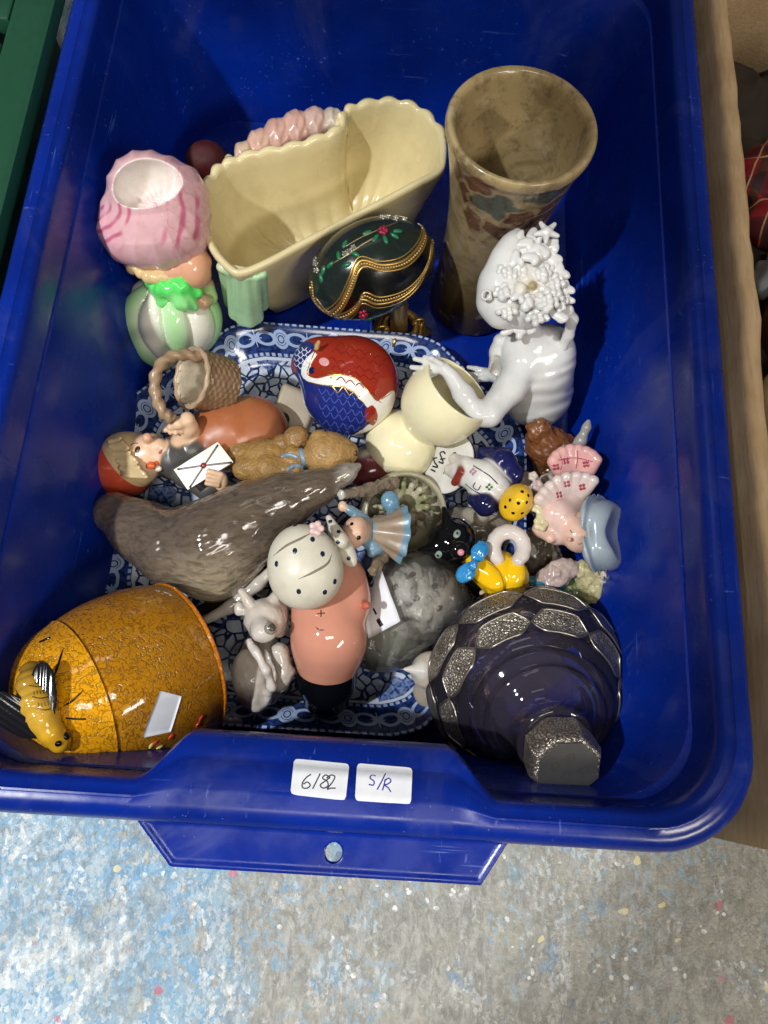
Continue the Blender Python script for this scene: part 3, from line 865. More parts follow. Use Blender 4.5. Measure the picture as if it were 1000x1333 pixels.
tag(obj('stoneware_vase', VM, VASE_M.m), 'tall mottled beige stoneware vase with painted fruit band below rim', 'vase')

# ================================================================== cream trough planter
def planter():
    z = .112
    front = [(264, 252), (262, 290), (276, 325), (300, 351), (318, 354), (352, 340), (400, 314), (450, 288), (500, 262), (545, 238), (574, 222)]
    back = [(580, 205), (579, 180), (566, 158), (545, 140), (518, 131), (490, 131), (462, 137), (447, 146), (441, 165), (420, 176), (390, 186), (360, 193), (330, 198), (303, 207), (285, 216), (272, 232)]
    base = np.array([P(a, b, z) for a, b in front + back])
    q = np.vstack([base, base[:1]]); q = smoothprof(np.vstack([base[-2:], base, base[:3]]), 8)[16:16 + 8 * len(base)]
    ce = q.mean(0); n = len(q); s = np.linspace(0, 1, n, endpoint=False)
    nb = len(front) * 8
    sc = np.zeros(n); k = np.arange(n); isb = k > nb + 6
    sc[isb] = np.abs(np.sin((k[isb] - nb) * .40)) * .0022         # scalloped back edge
    ta = np.roll(q, -1, 0) - np.roll(q, 1, 0); nr = np.stack([ta[:, 1], -ta[:, 0], np.zeros(n)], 1); nr /= np.linalg.norm(nr, axis=1, keepdims=True)
    def loop(off, dz, shr, dent=1.0):
        v = q + nr * (off + (sc if off >= -.0005 else sc * .3)[:, None] * .8)
        v = ce + (v - ce) * np.array([shr, shr, 1]); v[:, 2] = z + dz + sc * .9
        return v
    L = [loop(-.012, -.094, .70), loop(-.006, -.0955, .70), loop(-.003, -.093, .70), loop(-.001, -.07, .79), loop(-.001, -.035, .905), loop(.0, -.012, .985), loop(.001, -.004, 1.0), loop(.0008, -.0006, 1.0), loop(-.0008, .0006, 1.0),
         loop(-.003, .0, 1.0), loop(-.0044, -.003, 1.0), loop(-.005, -.012, .985), loop(-.0058, -.035, .90), loop(-.007, -.055, .83), loop(-.012, -.070, .76), loop(-.020, -.076, .68), loop(-.03, -.078, .5)]
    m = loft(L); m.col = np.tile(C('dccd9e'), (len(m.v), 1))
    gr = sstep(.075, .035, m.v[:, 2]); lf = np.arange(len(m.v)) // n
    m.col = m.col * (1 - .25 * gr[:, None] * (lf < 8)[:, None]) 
    return m
pt = thing('trough_planter', 'cream shell-edged pottery trough planter behind the dark egg box', 'planter', P(420, 300, .015))
PT = planter()
CREAM = glaze('cream_glaze', None, .2, .14, 40, '8a744a', .3, .05)
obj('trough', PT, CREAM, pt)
S = Sdf(.0009)
S.chain([(443, 150, .113, 4), (444, 168, .106, 8), (442, 196, .082, 9), (436, 228, .058, 10), (430, 252, .040, 12)], 'dccd9e', k=.004)
obj('inner_fold', S.mesh(), CREAM, pt)
# pink shell ridge along the back edge
S = Sdf(.0009)
ridge = [(300, 206), (318, 192), (338, 178), (360, 166), (384, 156), (408, 150), (430, 148), (446, 150)]
for i, (a, b) in enumerate(ridge):
    r = (9, 14, 17, 20, 21, 19, 15, 10)[i]
    S.ell(a, b + r * .62, .106, (r * 1.0, r * 1.2, r), ('cfc19c', 'cdb198', 'cfa896', 'cca294', 'cba294', 'c8a79c', 'beb0a2', 'c9c0a6')[i], 20 - i * 8, k=.0024)
S.disp = lambda p: .0006 * np.abs(np.sin((p[:, 0] * .9 + p[:, 1] * .5) * 420)) + .0003 * np.sin(p[:, 0] * 900 + 3 * np.sin(p[:, 2] * 300))
obj('shell_ridge', S.mesh(), glaze('pink_shell_glaze', None, .22, .3, 140, '6e5a6e', .35, .1), pt)
# pale green leaf foot at the near corner
S = Sdf(.0009)
for i, (a, b, c, d) in enumerate([(284, 344, 300, 392), (294, 350, 306, 408), (306, 356, 316, 416), (318, 358, 326, 418), (330, 358, 335, 412), (339, 354, 342, 396)]):
    S.cap((a + 4, b + 3, .103), (c, d, .050), 5, 8.5, 'a9cfa2', k=.004)
S.cap((290, 348, .104), (338, 354, .102), 4, 4, 'ddd8b2', k=.006)
obj('leaf_foot', S.mesh(), glaze('pale_green_glaze', None, .2, .15, 60), pt)

# ================================================================== lady head vase
lv = thing('lady_vase', 'lady shaped china vase with open pink hat and ribbed green and white dress', 'vase', P(225, 430, .006))
S = Sdf(.0009)
S.ell(224, 415, .048, (62, 54, 62), 'e6e3d4', k=.004)
S.ell(222, 445, .03, (48, 36, 50), 'dfe0cf', k=.006)
cB = P(222, 412, .06)
def ribs(p):
    q = p - cB; a = np.arctan2(q @ U_, -(q @ V_) * .6 + q @ W_ * .8); low = sstep(.094, .082, p[:, 2])
    return (.0034 - .0050 * np.sqrt(np.abs(np.sin(a * 3.6)) + .02)) * low
S.cap((218, 378, .076), (226, 352, .098), 24, 16, 'd9a588', k=.004)          # neck
S.ell(248, 340, .098, (25, 36, 28), 'dba382', 20, k=.003)                     # face, turned to the right
S.ell(270, 340, .098, (5, 6, 6), 'dba080', k=.003)                            # nose
S.ell(266, 358, .092, (7, 6, 8), 'd59a7c', k=.003)                            # chin
S.chain([(268, 372, .07, 10), (274, 388, .066, 9), (262, 392, .074, 8)], 'd7a98c', k=.003)  # raised hands
S.disp = ribs
LB_ = S.mesh()
q = proj(LB_.v); a = np.arctan2((LB_.v - cB) @ U_, -((LB_.v - cB) @ V_) * .6 + (LB_.v - cB) @ W_ * .8)
w = (np.abs(np.sin(a * 2.0 + .9)) ** 3 * sstep(.095, .082, LB_.v[:, 2]))[:, None]
dress = (LB_.v[:, 2] < .090) & (q[:, 1] > 372)
LB_.col = np.where(dress[:, None], LB_.col * (1 - w * .85) + np.array(C('9fdc8e')) * w * .85, LB_.col)
obj('body', LB_, glaze('lady_vase_glaze', None, .1, .06, 60, gamt=.08), lv)
S = Sdf(.0008)
S.chain([(196, 366, .086, 10), (214, 374, .092, 12), (234, 372, .094, 12), (254, 380, .086, 10)], '5fe06a', k=.004)
S.chain([(226, 376, .092, 10), (238, 392, .086, 11), (250, 398, .08, 8)], '8fe58c', k=.004)
S.chain([(205, 376, .088, 9), (212, 392, .082, 9)], '7fe080', k=.004)
S.disp = lambda p: .0006 * np.sin(p[:, 0] * 700) * np.sin(p[:, 1] * 500)
obj('scarf', S.mesh(), glaze('green_scarf_glaze', None, .07, .1, 60, gamt=.0), lv)
S = Sdf(.0008)
for i in range(16):
    t = i / 15; S.ell(168 + 78 * t, 338 + 17 * math.sin(t * 3.1) + (i % 2) * 4 + 3, .098, 8 + (i * 7 % 3), 'dcbf8a', k=.0012)
obj('curls', S.mesh(), glaze('blonde_curl_glaze', None, .15), lv)
S = Sdf(.0008)
S.cap((193, 252, .136), (202, 284, .120), 53, 62, 'e2b4b8', k=.006)
S.ell(234, 264, .126, (36, 46, 40), 'e2b4b8', -20, k=.016)
S.ell(203, 312, .106, (62, 30, 48), 'e6bcc0', -4, k=.018)
S.ell(166, 296, .118, (34, 42, 42), 'e9b0b8', k=.012)
S.ell(190, 238, .156, (45, 29, 60), 'efe9e2', 18, k=.0012, cut=True)
S.ell(186, 216, .182, (70, 40, 24), 'f2ece6', 14, k=.002, cut=True)
_hc = P(194, 250, .15)
S.disp = lambda p: .0011 * np.abs(np.sin(8 * np.arctan2((p - _hc) @ V_, (p - _hc) @ U_))) * sstep(.018, .030, np.linalg.norm(p - _hc, axis=1))
S.chain([(136, 290, .112, 4), (143, 312, .106, 6), (162, 330, .100, 7), (188, 340, .098, 7), (216, 341, .098, 7), (240, 332, .102, 7), (256, 314, .106, 7), (265, 290, .112, 6), (266, 264, .118, 4)], 'dc9cac', k=.005)
HAT = S.mesh()
_q = (HAT.v - P(200, 285, .13)) @ np.stack([U_, V_, W_]).T / M(200, 285, .13)
_n = vnoise(HAT.v, 160, 3); _d = np.hypot(_q[:, 0] + 62 , _q[:, 1] * 1.1 - 10)
_b = np.clip(np.sin(_d * .42 + _n * 2.2) * 1.3 - .1, 0, 1) * sstep(.35, .6, vnoise(HAT.v, 85, 6)) * sstep(-50, -30, _q[:, 1]) * sstep(34, 18, _q[:, 1])
_d2 = np.abs(np.sin(_q[:, 0] * .21 + _n * 2)) < .12; _b = np.maximum(_b, (_d2 & (_q[:, 0] > 25)) * .4 * sstep(.4, .6, vnoise(HAT.v, 110, 2)))
_d3 = np.abs(np.sin(_q[:, 1] * .19 + _q[:, 0] * .08 + _n * 2)) < .15; _b = np.maximum(_b, (_d3 & (_q[:, 0] > 25)) * .35)
_out = np.abs(HAT.col - np.array(C('efe9e2'))).sum(1) > .12
_b = (_b * _out * .8)[:, None]; HAT.col = HAT.col * (1 - _b) + np.array(C('c04e76')) * _b
ho = obj('hat', HAT, glaze('pink_hat_glaze', None, .07, .22, 90, 'c2486a', .0, .05), lv)
# ================================================================== dark egg shaped trinket box on a gilt foot
GOLD = plain('worn_gilt_metal', 'c9a45c', .3, .85); SILV = plain('paste_stones', 'b9b7a8', .12, .7)
ex = thing('egg_box', 'dark green egg shaped trinket box with gilt heart edged lid and jewelled flowers', 'trinket box', P(500, 430, .006))
S = Sdf(.0008); S.ell(484, 350, .098, (86, 60, 66), '1b2522', 24, k=.0)
EG = S.mesh()
heart = [(410, 396), (424, 408), (442, 396), (456, 368), (464, 346), (474, 339), (497, 345), (524, 340), (543, 324), (552, 304), (548, 292)]
low = [(404, 372), (408, 396), (424, 415), (444, 417), (462, 405), (472, 390), (492, 396), (522, 388), (545, 368), (558, 342), (562, 316)]
paint(EG, heart + low[::-1], '050606')
obj('shell', EG, glaze('dark_enamel', None, .2, .3, 70, '505a54', .25, .08), ex)
def beads(m, px, r, step):
    q = crv(px, 12); d = np.concatenate([[0], np.cumsum(np.linalg.norm(np.diff(q, axis=0), axis=1))]); out = []
    for t in np.arange(0, d[-1], step):
        out.append(dome(m, np.interp(t, d, q[:, 0]), np.interp(t, d, q[:, 1]), r, .9, 7))
    return join(*out)
def off(px, dx, dy): return [(a + dx, b + dy) for a, b in px]
rim = [stroke(EG, heart, 4.2, .9), stroke(EG, off(heart, 3, 8), 2.8, .9), stroke(EG, off(heart, -2, -5), 2.0, .9), stroke(EG, low, 4.2, .9), stroke(EG, off(low[1:-1], 3, -9), 2.8, .9), stroke(EG, off(low[1:-1], 0, 5), 2.0, .9)]
obj('gilt_edge', join(*rim), GOLD, ex)
obj('rope_trim', join(beads(EG, off(heart, 1.5, 4), 2.2, 3.6), beads(EG, off(low, 2, -4.5), 2.2, 3.6)), plain('antique_gilt', 'b0935a', .35, .8), ex)
RED = plain('ruby_red_enamel', '8e1636', .15); LEAF = plain('green_enamel', '1f6a45', .15)
for (x, y, r) in ((499, 300, 5.5), (473, 409, 5)):
    fo = obj('rose', join(*[dome(EG, x + 3.6 * math.cos(k * 1.25), y + 3.6 * math.sin(k * 1.25), 3.2, .9, 8) for k in range(5)], dome(EG, x, y, 3.2, 1.7, 8)), RED, ex)
for (x, y, g) in ((489, 310, 60), (502, 312, 110), (514, 307, 150), (518, 301, 10), (452, 345, 20), (463, 331, -30), (441, 333, 100), (421, 352, 60), (418, 362, 90), (430, 345, 30), (449, 318, 70), (478, 303, 20), (480, 415, 20)):
    obj('leaf', dome(EG, x, y, 6.5, .35, 10, .45, g), LEAF, ex)
for (cx, cy) in ((515, 284), (505, 281), (527, 284), (455, 327), (460, 322), (449, 330), (411, 343), (412, 352), (409, 336), (520, 279), (498, 282)):
    obj('stone_flower', join(*[dome(EG, cx + 2.8 * math.cos(k * 1.26), cy + 2.8 * math.sin(k * 1.26), 1.7, 1.0, 6) for k in range(5)], dome(EG, cx, cy, 1.4, 1.4, 6)), SILV, ex)
obj('stem', join(stroke(EG, [(433, 343), (452, 332), (472, 318), (490, 308)], 2.2, .8), stroke(EG, [(448, 322), (470, 309), (500, 296), (520, 288)], 1.4, .8)), plain('gilt_stem', 'a8926a', .3, .8), ex)
S = Sdf(.0008)
f0 = P(520, 432, .018)
for r, h in ((.019, 0), (.0165, .004), (.0125, .009)): S.torw(f0 + np.array([0, 0, h]), (0, 0, 1), r, .0026, 'b08a3e', k=.001)
S.capw(f0, f0 + np.array([-.004, -.004, .055]), .007, .006, 'b08a3e', k=.004)
for k in range(6):
    a = k * math.pi / 3 + .3; d = np.array([math.cos(a), math.sin(a), 0])
    S.capw(f0 + d * .018, f0 + d * .024 + np.array([0, 0, -.008]), .003, .0035, 'b08a3e', k=.002)
    S.torw(f0 + d * .015 + np.array([0, 0, .009]), np.cross(d, [0, 0, 1]), .0045, .0014, 'b08a3e', k=.001)
obj('foot', S.mesh(), GOLD, ex)

# ================================================================== honey pot lying on its side
ax = unit(.745 * (-.955 * U_ - .297 * V_) + .667 * W_)
hb = P(239, 859, .062); mm = M(239, 859, .062)
hp = thing('honey_pot', 'amber beehive shaped honey pot lying on its side with a bee on the lid', 'honey pot', P(230, 870, .015))
prof = [(0, .0), (.70, .0), (.96, .01), (1.03, .03), (1.045, .06), (1.02, .085), (1.04, .12), (1.09, .36), (1.10, .70), (1.07, 1.02), (1.01, 1.27), (.965, 1.38)]
R = 101 * mm
body = revolve(smoothprof([(r * R, h * R) for r, h in prof], 8), hb, ax, 120, ref=V_)
t = body.attr['pat'][:, 1] / R
def hive_mat(name, dark=True):
    m = Mat(name); v = m.warp(330, .0025)
    n1 = m.noise(235, 1.5, .5, vec=v); n2 = m.noise(290, 1.0, .5, vec=m.scaled(1.1, .9, 1, rot=(.5, 1, .3)))
    ln = ((n1 - .5).abs().min((n2 - .47).abs() * 1.6)).ramp(.004, .045)
    big = m.noise(14, 3)
    c = m.mix(ln, C('9a6a0a'), m.mix(big.ramp(.35, .7), C('d2950e'), C('b97f0a')))
    c = m.mix(m.noise(420, 2).ramp(.45, .7, 0, .25), c, C('a86c08'))
    c = m.mix(1.0, c, m.attr('Col').outputs['Color'], 'MULTIPLY')
    m.set(Base_Color=c, Roughness=.10, Coat_Weight=.5, Coat_Roughness=.04)
    m.bump(ln, .5, .0011)
    return m.m
HIVE = hive_mat('amber_comb_glaze')
body.col = np.ones((len(body.v), 3)) * np.array([.74, .66, .55])
g = np.clip(1 - np.abs(t - .045) / .05, 0, 1)[:, None]; body.col = body.col * (1 - g) + np.array([1.1, .6, .45]) * g
# painted dark flower band on one side
qq = proj(body.v); bo = obj('jar', body, HIVE, hp)
lid0 = hb + ax * (1.385 * R)
lp = [(.955, .0), (.985, .014), (.975, .035), (.95, .10), (.885, .26), (.77, .43), (.61, .57), (.41, .68), (.20, .74), (.0, .76)]
lid = revolve(smoothprof([(r * R, h * R) for r, h in lp], 8), lid0, ax, 110, ref=V_)
lid.col = np.ones((len(lid.v), 3)) * np.array([1.18, 1.14, 1.0])
lo = obj('lid', lid, HIVE, hp)
st = obj('sticker', sheet(body, [(208, 899), (236, 906), (222, 952), (184, 960)], 8, 8, .0006, .0003, .06), PAPER, hp)
st['label'] = 'blank white price sticker on the jar'
ORG = plain('orange_red_enamel', 'd8452a', .15); YEL = plain('pale_yellow_enamel', 'e8cf7a', .15)
for (x, y, g, mt) in ((202, 967, 20, ORG), (223, 959, 30, ORG), (208, 973, 0, YEL), (147, 993, 10, ORG), (262, 935, 50, ORG), (258, 943, 50, ORG), (197, 971, 70, YEL)):
    obj('painted_petal', dome(body, x, y, 5, .25, 9, .55, g), mt, hp)
# bee on the lid
S = Sdf(.0006); top = lid0 + ax * .70 * R
bees = [(40, 885, 14), (44, 900, 17), (48, 917, 18), (54, 934, 17)]
zb = .150
def on(px, py, up): l, n = lid.hit(px, py); return l + n * up
cc = [on(x, y, u_) for x, y, u_ in ((48, 876, .004), (52, 892, .006), (58, 912, .007), (66, 932, .006), (74, 946, .006), (82, 960, .004))]
for i in range(5):
    S.capw(cc[i], cc[i + 1], (.0052, .0072, .0084, .0078, .0066)[i], (.0072, .0084, .0078, .0066, .0058)[i], ('8f6c22', 'b58c30', 'c89f3c', 'c2942a', 'cf9d1e')[i], k=.001)
S.disp = lambda p: -.0005 * np.abs(np.sin(((p - cc[0]) @ unit(cc[3] - cc[0])) * 640)) * (((p - cc[3]) @ unit(cc[3] - cc[0])) < 0)
BEE = S.mesh(); be = obj('bee', BEE, glaze('bee_glaze', None, .12, .2, 200, gamt=.0), lo)
BLK = plain('black_glaze', '0d0d0f', .12)
obj('stripe', join(*[stroke(BEE, [(x - 12, y + 6), (x, y + 8), (x + 14, y + 4)], 1.8, .25) for x, y in ((50, 886), (54, 901), (60, 916))], *[stroke(BEE, [(x, y), (x + 1, y + 5)], 1.2, .25) for x, y in ((44, 900), (48, 899), (52, 899), (56, 898), (60, 897), (50, 915), (54, 915), (58, 914), (62, 913), (46, 886), (51, 885), (56, 884))]), plain('brown_lines', '6e4f14', .2), be)
obj('eye', dome(BEE, 87, 958, 5, .6), BLK, be); obj('eye', dome(BEE, 76, 968, 4, .6), BLK, be)
def wing(p0, p1, w, lift0, lift1):
    a = on(*p0, lift0); b = on(*p1, lift1); S = Sdf(.0006); d = unit(b - a); sd = unit(np.cross(d, W_)); L = np.linalg.norm(b - a)
    S.ellw((a + b) / 2, [L / 2, w, .0013], [d, sd, np.cross(d, sd)], '121214', k=0)
    c = (a + b) / 2
    S.disp = lambda p: .00025 * np.sin(((p - c) @ sd) * 1900 )
    return S.mesh()
a0 = on(68, 944, .010)
def wing3(tip, w):
    S = Sdf(.0006); b = tip; d = unit(b - a0); sd = unit(np.cross(d, W_)); L = np.linalg.norm(b - a0); c = (a0 + b) / 2
    S.ellw(c, [L * .56, w, .0013], [d, sd, np.cross(d, sd)], '101012', k=0)
    S.disp = lambda p: .00012 * np.sin(((p - c) @ sd) * 2000)
    return S.mesh()
WING = plain('black_wing_glaze', '16161a', .14)
obj('wing', wing3(P(56, 866, .152), .0078), WING, be); obj('wing', wing3(P(-14, 908, .156), .0090), WING, be)
legs = [stroke(lid, [(82, 920), (96, 911), (109, 898)], 2.6, 1.0, taper=True), stroke(lid, [(86, 935), (100, 936), (112, 936)], 2.4, 1.0), stroke(lid, [(70, 884), (77, 862), (83, 843)], 3, 1.0, taper=True), stroke(lid, [(52, 836), (66, 830)], 3, 1.0)]
obj('leg', legs[0], BLK, be); obj('leg', legs[1], BLK, be); obj('leg', legs[2], BLK, be); obj('leg', legs[3], BLK, be)

# ================================================================== glass decanter with pewter overlay
da = P(668, 852, .022); dt = P(741, 1004, .136); dax = unit(dt - da); DL = np.linalg.norm(dt - da)
dc = thing('decanter', 'squat purple glass decanter with pewter panels and faceted pewter stopper', 'decanter', P(680, 850, .012))
def thin_glass(name, tint, haze, hz):
    m = Mat(name); nt = m.nt
    g = nt.nodes.new('ShaderNodeBsdfGlossy'); g.inputs['Roughness'].default_value = .04
    t = nt.nodes.new('ShaderNodeBsdfTransparent'); t.inputs['Color'].default_value = (*C(tint), 1)
    d = nt.nodes.new('ShaderNodeBsdfDiffuse'); d.inputs['Color'].default_value = (*C(haze), 1)
    f = nt.nodes.new('ShaderNodeFresnel'); f.inputs['IOR'].default_value = 1.6
    a = nt.nodes.new('ShaderNodeMixShader'); a.inputs[0].default_value = hz
    nt.links.new(t.outputs[0], a.inputs[1]); nt.links.new(d.outputs[0], a.inputs[2])
    b = nt.nodes.new('ShaderNodeMixShader'); nt.links.new(f.outputs[0], b.inputs[0]); nt.links.new(a.outputs[0], b.inputs[1]); nt.links.new(g.outputs[0], b.inputs[2])
    nt.links.new(b.outputs[0], m.out.inputs['Surface']); return m.m
GL = thin_glass('purple_tinted_glass', 'efeaf5', '9a8fa8', .055)
def pew():
    m = Mat('tarnished_pewter'); v = m.voro(520, vec=m.warp(300, .002)); n = m.noise(60, 4)
    m.set(Base_Color=m.mix(v.ramp(.02, .2), C('7a7369'), m.mix(n.ramp(.3, .7), C('aba397'), C('bdb5a9'))), Metallic=.85, Roughness=n.ramp(.3, .7, .28, .5))
    m.bump(v.ramp(.0, .25) + n * .3, .55, .0009); return m.m
PEW = pew(); PEWS = plain('smooth_pewter', '9c968c', .3, .9)
s = DL / .14
gp = [(0, .0), (.038, .0), (.046, .004), (.054, .015), (.0585, .030), (.0590, .042), (.0560, .054), (.0500, .064), (.0465, .069), (.0455, .0735), (.0405, .079), (.0395, .083), (.0340, .0875), (.0330, .0905), (.0265, .0945), (.0225, .099), (.0205, .105), (.0200, .113),
      (.0150, .113), (.0150, .103), (.020, .095), (.0285, .0885), (.0355, .079), (.0410, .069), (.0470, .060), (.0515, .050), (.0535, .040), (.0525, .028), (.046, .014), (.036, .009), (0, .0085)]
gp = [(r * 1.08, h * s) for r, h in gp]
GM = revolve(smoothprof(gp, 5), da, dax, 96, ref=V_)
obj('glass_body', Msh(GM.v, GM.f), GL, dc)
def onprof(h, prof=smoothprof(gp, 5)[:86]):
    hs = [q[1] for q in prof]; rs = [q[0] for q in prof]; return np.interp(h, hs, rs)
uu, ww_, _ = frame(dax); uu = unit(V_ - (V_ @ dax) * dax); ww_ = np.cross(dax, uu)
def skin(th, h, lift): r = onprof(h) + lift; return da + dax * h + r * (math.cos(th) * uu + math.sin(th) * ww_)
def panel(th0, dth, h0, h1, lift=.0009):
    """stretched hexagonal plate curved to the bottle"""
    N = 14; Mh = 5; v = []; f = []
    for i in range(N + 1):
        s_ = -1 + 2 * i / N; w = 1 - max(0, abs(s_) - .55) / .45 * .999
        for j in range(Mh + 1):
            t_ = -1 + 2 * j / Mh; v.append(skin(th0 + s_ * dth, (h0 + h1) / 2 + t_ * w * (h1 - h0) / 2, lift))
    for i in range(N):
        for j in range(Mh): a = i * (Mh + 1) + j; f.append((a, a + 1, a + Mh + 2, a + Mh + 1))
    edge = [j * (1) for j in range(0)]
    out = [skin(th0 + (-1 + 2 * i / N) * dth, (h0 + h1) / 2 + sg * (1 - max(0, abs(-1 + 2 * i / N) - .55) / .45) * (h1 - h0) / 2, lift) for sg, rg in ((1, range(N + 1)), (-1, range(N - 1, 0, -1))) for i in rg]
    b = tube(np.array(out), .0008, 6, closed=True)
    v = np.array(v); n0 = len(v); back = v - np.array([unit(x - da - dax * ((x - da) @ dax)) for x in v]) * .0006
    return Msh(np.vstack([v, back]), f + [tuple(n0 + i for i in q[::-1]) for q in f]), b
for k in range(9):
    for (h0, h1, o_) in ((.0385 * s, .0545 * s, 0), (.0585 * s, .0725 * s, .0)):
        th = 2 * math.pi * (k + .5 + o_) / 9 + .12
        p_, b_ = panel(th, math.pi / 9 * .985, h0, h1)
        po = obj('pewter_panel', p_, PEW, dc); obj('raised_border', b_, PEWS, po)
# stopper: eight sided, engraved flat top
def octr(r, h, th, i): 
    a = np.abs(((th + math.pi / 8) % (math.pi / 4)) - math.pi / 8); return r * .93 / np.cos(a)
sp = [(0, .103), (.012, .103), (.013, .113), (.0175, .1135), (.0202, .117), (.0208, .131), (.0190, .1362), (.0182, .1370), (.0, .1380)]
SM = revolve([(r, h * s) for r, h in sp], da, dax, 96, ref=V_, rfun=octr)
so = obj('stopper', SM, PEW, dc, sharp=25); so['label'] = 'eight sided pewter stopper'
tr = [da + dax * .1369 * s + .0170 * (math.cos(a) * uu + math.sin(a) * ww_) for a in np.arange(8) * math.pi / 4 + math.pi / 8]
obj('top_plate', prism([q for q in tr], dax * .0016), plain('worn_pewter_top', '6c6a68', .3, .7), so, smooth=False)
def spiral(cx, cy): return [(cx + (1 + k * .55) * math.cos(k * .7), cy + (1 + k * .55) * .7 * math.sin(k * .7)) for k in range(14)]
TP = prism([q for q in tr], dax * .0016)
TP2 = Msh(TP.v, TP.f)
obj('engraving', join(*[stroke(TP2, spiral(x_, y_), 1.0, .25) for x_, y_ in ((742, 985), (722, 996), (758, 1000), (736, 1008))]), plain('engraved_lines', '4a463f', .5, .5), so)
for k in range(8):
    a = (k + .5) * math.pi / 4 + math.pi / 8 - math.pi / 8
# ================================================================== white porcelain bust of a woman with a fruit headdress
WP = glaze('white_porcelain', None, .10, .16, 70, '7a6a4c', .22, .04)
wb = thing('porcelain_bust', 'white porcelain half figure of a woman with grape headdress reaching out her arm', 'figurine', P(705, 520, .014))
w = 'd2d1ce'
S = Sdf(.0009)
S.ell(700, 508, .048, (45, 50, 50), w, -12, k=.006)                                   # draped waist
S.ell(698, 474, .074, (50, 50, 46), w, -15, k=.010)                                   # chest and back
S.cap((676, 450, .092), (720, 452, .090), 26, 24, w, k=.012)                          # shoulders
S.cap((692, 450, .092), (682, 412, .118), 19, 16, w, k=.006)                          # neck
S.ell(676, 395, .128, (30, 34, 34), w, 10, k=.006)                                    # head
S.chain([(684, 470, .088, 22), (664, 505, .084, 20), (636, 538, .083, 17), (622, 540, .084, 14), (604, 515, .090, 13), (588, 490, .097, 10)], w, k=.004)  # near arm
S.ell(574, 478, .100, (14, 9, 7), w, -25, k=.004)                                     # palm
S.chain([(568, 474, .101, 4.6), (553, 470, .102, 4), (540, 467, .100, 3.2)], w, k=.0012)
S.chain([(566, 479, .1, 4.6), (550, 480, .1, 4), (536, 478, .096, 3.2)], w, k=.0012)
S.chain([(566, 483, .099, 4.4), (551, 487, .098, 3.8), (540, 487, .094, 3)], w, k=.0012)
S.chain([(570, 484, .097, 4), (558, 490, .095, 3.5), (549, 491, .092, 2.8)], w, k=.0012)
S.chain([(574, 474, .103, 4.4), (562, 467, .105, 3.6), (553, 465, .104, 3)], w, k=.0012)   # thumb
S.chain([(660, 480, .066, 14), (648, 488, .060, 10), (634, 487, .058, 8)], w, k=.003)  # far arm
S.chain([(634, 484, .058, 5), (620, 480, .058, 3.4), (610, 478, .056, 2.6)], w, k=.001)
S.chain([(634, 488, .058, 5), (620, 488, .058, 3.4), (607, 486, .056, 2.6)], w, k=.001)
S.chain([(634, 492, .057, 5), (622, 494, .056, 3.4), (612, 493, .055, 2.6)], w, k=.001)
cD = P(700, 500, .06)
def folds(p):
    q = p - cD; x = q @ U_; y = q @ V_; t = -y + .25 * x + 9 * (x - .004) ** 2
    return -.00034 * np.sin(t * 760 + 3.5 * vnoise(p, 70)) * (.4 + vnoise(p, 90, 3)) * sstep(.010, -.004, y - .55 * x) * sstep(-.020, -.008, x)
S.disp = folds
BU = S.mesh(); obj('body', BU, WP, wb)
S = Sdf(.0009)                                                                        # rolled scarf at the front
S.chain([(652, 444, .094, 10), (650, 458, .086, 12), (648, 478, .076, 12)], w, k=.003)
S.chain([(660, 440, .096, 8), (672, 452, .098, 7), (684, 448, .1, 6)], w, k=.003)
S.cap((646, 470, .088), (645, 486, .076), 7, 7, 'cfcac0', k=.001, cut=True)
obj('scarf', S.mesh(), WP, wb)
S = Sdf(.0008)                                                                        # hood behind the fruit
hood = [(652, 330), (640, 352), (632, 378), (634, 402), (648, 420)]
S.ell(656, 382, .134, (35, 42, 34), w, -15, k=.004); S.chain([(648, 362, .142, 18), (660, 334, .148, 15), (668, 316, .151, 9), (674, 302, .153, 3)], w, k=.010)
S.chain([(634, 396, .132, 9), (650, 414, .128, 9), (674, 422, .122, 7)], w, k=.006)
S.torw(P(633, 384, .148), unit(W_ - .6 * U_), .0028, .0009, w, k=.001)
obj('hood', S.mesh(), WP, wb)
S = Sdf(.0007); r2 = np.random.default_rng(11)
def bunch(cx, cy, z, n, spread, r, col=w):
    for i in range(n):
        a = i * 2.4; d = spread * math.sqrt((i + .5) / n)
        S.ell(cx + d * math.cos(a), cy + d * math.sin(a), z - .00022 * d * d / max(spread, 1), r * r2.uniform(.85, 1.15), col, k=.0004)
S.ell(684, 364, .136, (42, 54, 34), 'c9c2b2', 0, k=.002)
bunch(678, 346, .152, 17, 17, 5.4); bunch(704, 352, .152, 14, 14, 5.0); bunch(712, 386, .147, 24, 20, 5.2); bunch(686, 392, .147, 8, 9, 6)
bunch(660, 350, .154, 12, 13, 4.6); bunch(656, 378, .150, 10, 12, 5); bunch(698, 330, .156, 10, 13, 4.8); bunch(722, 366, .148, 12, 13, 4.8); bunch(700, 410, .142, 10, 14, 4.6); bunch(660, 402, .142, 12, 13, 4.6); bunch(730, 396, .140, 7, 9, 4.2)
